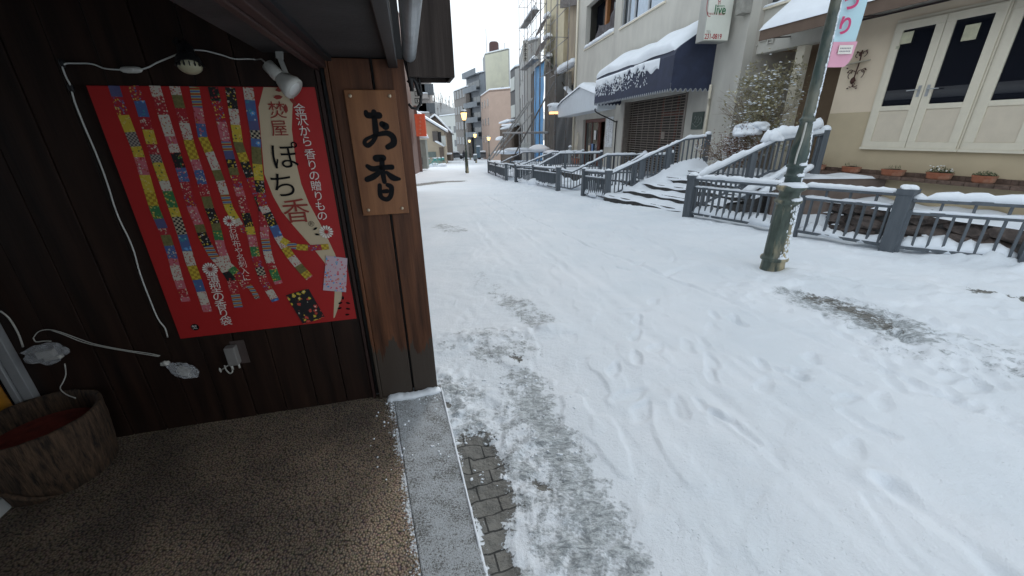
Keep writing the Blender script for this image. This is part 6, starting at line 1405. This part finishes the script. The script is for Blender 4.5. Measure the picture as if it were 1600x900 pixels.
# houses on the left
def gable(name, label, xl, xr, Y, zl, zr, zpk, xpk, depth, mat, zb=None):
    """gabled house end facing us; xl.. in px at distance Y, heights by px row"""
    P = lambda px, py: pxp(px, py, Y); root = thing(name, label, 'house', (ptx(xr, Y), Y, gz(Y)), 'low houses on the left side'); b0 = gz(Y) - 1
    L_, R_, K_ = P(xl, zl), P(xr, zr), P(xpk, zpk); xs = lambda q: np.array([q[0], Y, 0]); foot = [np.array([L_[0], Y, b0]), np.array([R_[0], Y, b0])]
    mb = MB(); mb.extr([tuple(foot[0]), tuple(foot[1]), tuple(R_), tuple(K_), tuple(L_)], (-depth * .12, depth, 0)); mb.build('wall', mat, root)
    for nm, m_, th, ov in (('roof', TILE, .12, .5), ('roof_snow', SNOW, .34, .42)):
        off = .0 if nm == 'roof' else .125
        mb = MB(); 
        dR = (R_ - K_); dR = dR / np.linalg.norm(dR); dl = (L_ - K_); dl = dl / np.linalg.norm(dl); dv = np.array([-depth * .12, depth, 0]); f_ = np.array([0, -.5 if nm == 'roof' else -.42, 0])
        R2 = R_ + dR * ov; L2 = L_ + dl * ov
        for u_, v_ in ((K_, R2), (K_, L2)): mb.extr([tuple(u_ + f_ + UZ * off), tuple(v_ + f_ + UZ * off), tuple(v_ + dv + UZ * off), tuple(u_ + dv + UZ * off)], (0, 0, th))
        mb.build(nm, m_, root, bevel=.06 if nm != 'roof' else 0)
    return root, (L_, R_, K_)
hb, (L_, R_, K_) = gable('gabled_house', 'beige gabled house with a snowy sloping roof on the left', 630, 694, 60, 178, 205, 172, 640, 9, BEI)
def hbox(root, nm, m_, px0, px1, py0, py1, Y, d0, d1, bev=0):
    a = pxp(px0, py1, Y); b2 = pxp(px1, py0, Y); mb = MB(); mb.box(a[0], b2[0], Y - d1, Y - d0, a[2], b2[2]); return mb.build(nm, m_, root, bevel=bev)
hbox(hb, 'shutter_box', GBR2, 677, 684, 205, 221, 60, 0.01, .3); hbox(hb, 'dark_upper_opening', BLACKP, 685, 689, 206, 222, 60, .01, .06); hbox(hb, 'white_eave_panel', WHB, 691, 696, 212, 228, 60, .01, .3); hbox(hb, 'green_lower_wall', pm('grey_green_sheet', (.14, .17, .155), .7), 662, 681, 237, 246, 60, .01, .1); hbox(hb, 'door', BRN, 688, 693, 230, 252, 60, .01, .1)
mb = MB(); a, b2 = pxp(680, 221, 59.4), pxp(694, 229, 59.4); snow_strip(mb, [a, b2], .9, .25, 3, .3); mb.build('porch_snow', SNOW, hb, smooth=True)
gable('brown_house', 'narrow brown house with a snow edged roof beyond the beige one', 676, 705, 76, 185, 208, 182, 680, 8, BRN)
bld('brown_shop', 'red brown tiled shop wall at the left edge of the street opening', (600, 22), (653, 38), (600, 44), 40, RBR, RBR, snow=False)
# hanging signs
o = thing('red_sign', 'red orange vertical hanging sign on the left shop wall', 'sign', pxp(657, 195, 36), 'hanging signs at left'); hbox(o, 'panel', pm('orange_red_sign', (.62, .10, .045), .5, .08, emit=.12), 652, 664, 178, 213, 36, 0, .3); hbox(o, 'bracket', STEEL, 650, 652.4, 184, 186, 36, .1, .2)
mb = MB()
for k in range(5): q = pxp(656, 183 + 6 * k, 35.69); mb.box(q[0] - .09, q[0] + .12, q[1] - .01, q[1], q[2] - .1, q[2] - .05); mb.box(q[0] - .0, q[0] + .04, q[1] - .012, q[1], q[2] - .16, q[2] + .05)
mb.build('worn_writing', pm('pale_orange', (.7, .3, .2), .6), o)
o = thing('white_sign', 'small white hanging sign with dark marks above the red one', 'sign', pxp(652, 150, 35), 'hanging signs at left'); hbox(o, 'panel', WHITEPL, 645, 657, 138, 165, 35, 0, .3)
mb = MB()
for k in range(2): q = pxp(652, 146 + 11 * k, 34.69); mb.box(q[0] - .2, q[0] + .2, q[1] - .01, q[1], q[2] - .2, q[2] - .15); mb.box(q[0] - .2, q[0] + .2, q[1] - .01, q[1], q[2] + .12, q[2] + .17); mb.box(q[0] - .2, q[0] - .15, q[1] - .012, q[1], q[2] - .2, q[2] + .17); mb.box(q[0] + .15, q[0] + .2, q[1] - .012, q[1], q[2] - .2, q[2] + .17); mb.box(q[0] - .04, q[0] + .04, q[1] - .012, q[1], q[2] - .1, q[2] + .08)
mb.build('dark_mark', BLACKP, o)
# pale cabinet
o = thing('cabinet', 'pale green utility cabinet under a snowy hood at the left roadside', 'cabinet', (ptx(661, 42), 42, gz(42))); hbox(o, 'body', pm('pale_green_grey', (.34, .36, .32), .6, .08, 3), 654, 667, 218, 263, 42, 0, .9, .03); hbox(o, 'louvre', GREYPL, 658, 663, 245, 256, 42, .91, .95)
hbox(o, 'door', pm('cabinet_door', (.40, .42, .38), .6, .05), 656, 661.5, 222, 240, 42, .91, .95)
mb = MB(); snow_strip(mb, [pxp(651, 216, 41.4), pxp(669, 216, 41.4)], 1.3, .35, 3, .12); mb.build('snow_hood', SNOW, o, smooth=True)
# bicycles
def bike(px, Y, lab, first=None):
    if first: return copy_tree(first, (ptx(px, Y), Y, gz(Y) + .03), lab, .15)
    b0 = np.array([ptx(px, Y), Y, gz(Y) + .03]); r = thing('bicycle', lab, 'bicycle', b0, 'teal bicycles at the left roadside'); TEAL = pm('teal_paint', (.06, .30, .27), .4); RUB = BLACKP
    for x in (-.52, .52):
        mb = MB(); mb.tube([b0 + np.array([x + .32 * math.cos(a), 0, .33 + .32 * math.sin(a)]) for a in np.linspace(0, 2 * math.pi, 21)], .025, 5, False); w = mb.build('wheel', TEAL, r, smooth=True)
        mb = MB(); mb.tube([b0 + np.array([x, -.04, .33]), b0 + np.array([x, .04, .33])], .04, 8)
        for k in range(6): a = math.pi * k / 6; mb.tube([b0 + np.array([x + .3 * math.cos(a), 0, .33 + .3 * math.sin(a)]), b0 + np.array([x - .3 * math.cos(a), 0, .33 - .3 * math.sin(a)])], .004, 3)
        mb.build('spokes', STEEL, w)
    mb = MB(); J = lambda x, z: b0 + np.array([x, 0, z])
    for p in ((J(-.52, .33), J(-.1, .30)), (J(-.1, .30), J(-.2, .85)), (J(-.1, .30), J(.36, .78)), (J(-.18, .75), J(.35, .85)), (J(.52, .33), J(.33, .98)), (J(-.52, .33), J(-.19, .75))): mb.tube(list(p), .02, 5)
    mb.build('frame', TEAL, r); mb = MB(); mb.blob(J(-.21, .89), .13, .07, .04, 1, .1, 2, -.5); mb.build('saddle', RUB, r); mb = MB(); mb.tube([J(.33, .98) + np.array([-.1, -.26, 0]), J(.33, 1.0), J(.33, .98) + np.array([-.1, .26, 0])], .014, 5); mb.build('handlebar', STEEL, r)
    mb = MB(); mb.box(b0[0] + .42, b0[0] + .72, b0[1] - .15, b0[1] + .15, b0[2] + .70, b0[2] + .92); mb.build('basket', TEAL, r); mb = MB(); mb.blob(b0 + np.array([.57, 0, .93]), .17, .17, .1, 2, .2, 2, -.2); mb.blob(J(-.21, .93), .14, .08, .07, 2, .2, 2, -.2); mb.build('snow', SNOW, r, smooth=True); return r
b1 = bike(671, 50, 'teal bicycle parked nearest the pale cabinet'); bike(678, 52, 'teal bicycle parked in the middle by the beige house', b1); bike(684, 54, 'teal bicycle parked rightmost by the beige house door', b1)
mb = MB(); rr = random.Random(3)
for k in range(9): q = np.array([ptx(662 + 4 * k, 52), 51 + rr.uniform(-1, 1), gz(52)]); mb.blob(q, rr.uniform(.4, .8), .5, rr.uniform(.2, .5), k, .2, 3, -.2)
o = tag(mb.build('snow_heap', SNOW, smooth=True), 'low snow heaps behind the teal bicycles', 'snow heap'); o['kind'] = 'stuff'
# right side beyond the scaffold
bld('narrow_grey_building', 'tall narrow grey building with a white vertical sign, right of the tower', (812, 62), (819, 50), (840, 48), 66, GRB, GRB, wins=[(.3, .75, 2, 1.0, 3.2, 5, 1.0, 1.6, GLASS2, 'window')])
o = thing('vertical_sign', 'tall white vertical sign with dark characters on the narrow grey building', 'sign', pxp(821, 80, 48)); hbox(o, 'panel', WHITEPL, 817, 825, 64, 97, 48.0, 0, .3)
mb = MB()
for k in range(4): q = pxp(821, 70 + 7 * k, 47.69); mb.box(q[0] - .14, q[0] + .14, q[1] - .01, q[1], q[2] - .04, q[2] + .02); mb.box(q[0] - .03, q[0] + .03, q[1] - .012, q[1], q[2] - .18, q[2] + .16); mb.box(q[0] - .1, q[0] + .12, q[1] - .013, q[1], q[2] - .2, q[2] - .15)
mb.build('dark_marks', BLACKP, o)
bld('striped_building', 'slim building with black bands and white panels and a snowy curved roof', (799, 66), (806, 62), (813, 61), 104, pm('black_band', (.03, .03, .034), .5), GRB, wins=[(.5, .5, 1, 0.0, 3.6, 4, 3.4, 1.7, WHB, 'panel')])
bld('low_tiled_house', 'low dark house with layered snowy eaves before the salmon building', (784, 62), (800, 56), (812, 58), 196, BRN, BRN)
for k, (x0, x1, y) in enumerate(((784, 802, 190), (786, 803, 199))):
    mb = MB(); snow_strip(mb, [pxp(x0, y + 3, 56), pxp(x1, y - 2, 53)], 1.1, .22, k, .2); tag(mb.build('eave_snow', SNOW, smooth=True), ('upper snowy eave of the low dark house', 'lower snowy eave of the low dark house')[k], 'roof snow')
mb = MB(); mb.blob(pxp(783, 218, 58), .8, .8, .4, 4, .1, 3, -.2); tag(mb.build('snow_mound', SNOW, smooth=True), 'rounded snow covered awning beside the salmon building', 'snow mound')
o = thing('white_rack', 'white slatted rack in the snow below the blue sheet', 'rack', pxp(818, 228, 40)); 
for k in range(8): mb = MB(); q = pxp(814.5 + 1.6 * k, 229, 40); mb.box(q[0] - .03, q[0] + .03, q[1], q[1] + .03, q[2] - .35, q[2] + .28); mb.build('slat', WHB, o)
mb = MB(); a, b2 = pxp(813, 224, 40), pxp(828, 224, 40); mb.box(a[0], b2[0], a[1] - .02, a[1] + .05, a[2] - .03, a[2] + .03); mb.build('rail', WHB, o)
for k, (px, py, Y, rx, rz, lab) in enumerate(((842, 232, 33, .85, .28, 'large snow covered heap under the blue sheet'), (808, 234, 38, 1.2, .2, 'snow covered heap beneath the guard rail'), (792, 238, 44, 1.5, .2, 'snow heap left of the guard rail posts'))):
    mb = MB(); mb.blob(pxp(px, py, Y), rx, .9, rz, k, .15, 3, -1.6); o = tag(mb.build('snow_heap', SNOW, smooth=True), lab, 'snow heap', 'snow heaps by the scaffold')
# booth, bin, planters, person, far fences and vehicles
o = thing('blue_booth', 'small slate blue booth beneath the second lamp', 'booth', (ptx(747.5, 66), 66, gz(66))); hbox(o, 'body', pm('booth_blue', (.10, .15, .19), .6), 745.3, 750, 229, 246, 66, 0, 1.0); hbox(o, 'snow_cap', SNOW, 745, 750.3, 227.5, 229, 66, -.1, 1.1, .05)
o = thing('bench_box', 'dark snow topped seat on the pavement left of the booth', 'bench', (ptx(742.5, 56), 56, gz(56))); hbox(o, 'seat', pm('seat_grey', (.13, .16, .17), .6), 740.5, 745, 242, 248.5, 56, 0, .8); hbox(o, 'snow_cap', SNOW, 740.3, 745.2, 240.3, 242, 56, -.05, .85, .05); hbox(o, 'base', STONE, 741, 744.3, 248.5, 251, 56, .1, .6)
o = thing('planter_box', 'brown planter box with snow by the brown house', 'planter', (ptx(701, 66), 66, gz(66))); hbox(o, 'box', BRN, 697, 706, 241, 249, 66, 0, 1.5); hbox(o, 'snow_cap', SNOW, 696.5, 706.5, 238.5, 241, 66, -.1, 1.6, .1)
# person: one continuous skinned body walking away
pb = np.array([ptx(724.3, 72), 72, gz(72) + .02])
sk_v = [(0, 0, .92), (0, 0, 1.15), (0, 0, 1.40), (0, 0, 1.50), (0, 0, 1.62), (.09, 0, .86), (.11, .08, .48), (.11, .02, .08), (.12, -.10, .04), (-.09, 0, .86), (-.10, -.12, .48), (-.10, -.02, .08), (-.10, -.14, .04), (.20, 0, 1.38), (.26, .05, 1.12), (.24, -.08, .90), (-.20, 0, 1.38), (-.27, -.02, 1.12), (-.26, -.14, .92)]
sk_e = [(0, 1), (1, 2), (2, 3), (3, 4), (0, 5), (5, 6), (6, 7), (7, 8), (0, 9), (9, 10), (10, 11), (11, 12), (2, 13), (13, 14), (14, 15), (2, 16), (16, 17), (17, 18)]
sk_r = [.17, .18, .17, .07, .11, .11, .085, .06, .05, .11, .085, .06, .05, .08, .06, .045, .08, .06, .045]
me = bpy.data.meshes.new('person'); me.from_pydata(sk_v, sk_e, []); po = bpy.data.objects.new('person', me); COL.objects.link(po)
me.materials.append(pm('dark_coat', (.018, .02, .028), .8, .2)); sm_ = po.modifiers.new('skin', 'SKIN')
for v, r in zip(me.skin_vertices[0].data, sk_r): v.radius = (r, r * .8)
me.skin_vertices[0].data[0].use_root = True; sm_.use_smooth_shade = True; sb_ = po.modifiers.new('sub', 'SUBSURF'); sb_.levels = 1; sb_.render_levels = 1
po.location = pb; ORG[po.name] = pb; tag(po, 'person in a dark coat walking down the snowy street by the lamp post', 'person')
mb = MB(); mb.blob(pb + np.array([0, .02, 1.66]), .105, .12, .11, 2, .05, 2, -.6); mb.build('hair', BLACKP, po, smooth=True)
# snow covered cars, simple but whole
def car(px, Y, lab, first=None):
    if first: return copy_tree(first, (ptx(px, Y), Y, gz(Y)), lab, .2)
    b0 = np.array([ptx(px, Y), Y, gz(Y)]); r = thing('parked_car', lab, 'car', b0, 'snow covered cars far down the street'); fr = lambda x, y, z: b0 + np.array([x, y, z])
    mb = MB(fr); mb.extr([(-1.9, -.8, .3), (1.9, -.8, .3), (1.95, -.8, .75), (1.1, -.8, .9), (.7, -.8, 1.38), (-1.2, -.8, 1.42), (-1.7, -.8, .95), (-1.95, -.8, .8)], (0, 1.6, 0)); mb.build('body', pm('car_grey', (.16, .17, .18), .3), r, bevel=.06)
    mb = MB(fr); mb.extr([(-1.15, -.815, .95), (.85, -.815, .95), (.6, -.815, 1.3), (-1.05, -.815, 1.32)], (0, .01, 0)); mb.build('window', GLASS2, r)
    for x in (-1.2, 1.25):
        for y in (-.8, .7): mb = MB(); mb.tube([fr(x, y, .32), fr(x, y + .12, .32)], .32, 14); mb.build('wheel', BLACKP, r)
    mb = MB(); mb.blob(fr(-.25, 0, 1.36), 1.05, .82, .28, 3, .08, 3, -.2); mb.blob(fr(1.35, 0, .82), .6, .8, .2, 3, .08, 3, -.2); mb.build('snow', SNOW, r, smooth=True); return r
c1 = car(711, 88, 'snow covered car at the left beyond the walking person'); car(700, 96, 'snow covered car farthest left before the white building', c1); car(757, 84, 'snow covered car right of the blue booth', c1)
# hill with bare trees
hm = MB()
def hill(u, v):
    x = ptx(640, 260) + 90 * u; y = 215 + 130 * v; return (x, y, -8 + 31 * math.sin(math.pi * min(1, .05 + v * .9)) ** .7 * (1 - .45 * u) + 2 * math.sin(u * 17) + math.sin(u * 41 + v * 9))
hm.grid(hill, 40, 20); struct(hm.build('hill', pm('winter_hillside', (.22, .23, .235), .9, .25, .05, .2, 1), smooth=True))
rr = random.Random(8)
tm = MB()
for k in range(150):
    u = rr.random() ** 1.2; v = rr.uniform(.2, .55); b0 = np.array(hill(u, v)); h_ = rr.uniform(3, 7)
    tm.tube([b0, b0 + UZ * h_], [.14, .05], 4, False)
    for j in range(10):
        z = h_ * rr.uniform(.35, .95); a = rr.uniform(0, 6.28); L = h_ * .3 * (1.1 - z / h_); tm.tube([b0 + UZ * z, b0 + UZ * (z + L * .8) + np.array([math.cos(a), math.sin(a), 0]) * L], [.07, .03], 3, False)
o = tm.build('hillside_wood', pm('bare_twigs', (.17, .15, .14), .9)); tag(o, 'far bare winter wood on the hillside above the white building', 'wood'); o['kind'] = 'stuff'

# next house in the shop's own row, seen reflected in the door glass
nb = thing('neighbour_house', 'dark timber house with two snowy eaves just beyond the shop corner', 'house', SH(-1, 11, -1))
mb = MB(SH); mb.box(-5, 1.2, 6.3, 17, -2, 5.6); mb.build('wall', WOODWALL, nb)
for k, (z, d_) in enumerate(((2.5, .55), (5.2, .6))):
    mb = MB(SH); mb.extr([(1.2 + d_, 6.3, z), (1.2 + d_, 17, z), (-.2 - 2 * k, 17, z + .6 + 1.2 * k), (-.2 - 2 * k, 6.3, z + .6 + 1.2 * k)], (0, 0, .1)); mb.build('eaves', TILE, nb)
    mb = MB(SH); mb.extr([(1.22 + d_, 6.3, z + .11), (1.22 + d_, 17, z + .11), (-.2 - 2 * k, 17, z + .71 + 1.2 * k), (-.2 - 2 * k, 6.3, z + .71 + 1.2 * k)], (0, 0, .28)); mb.build('eaves_snow', SNOW, nb, bevel=.1)
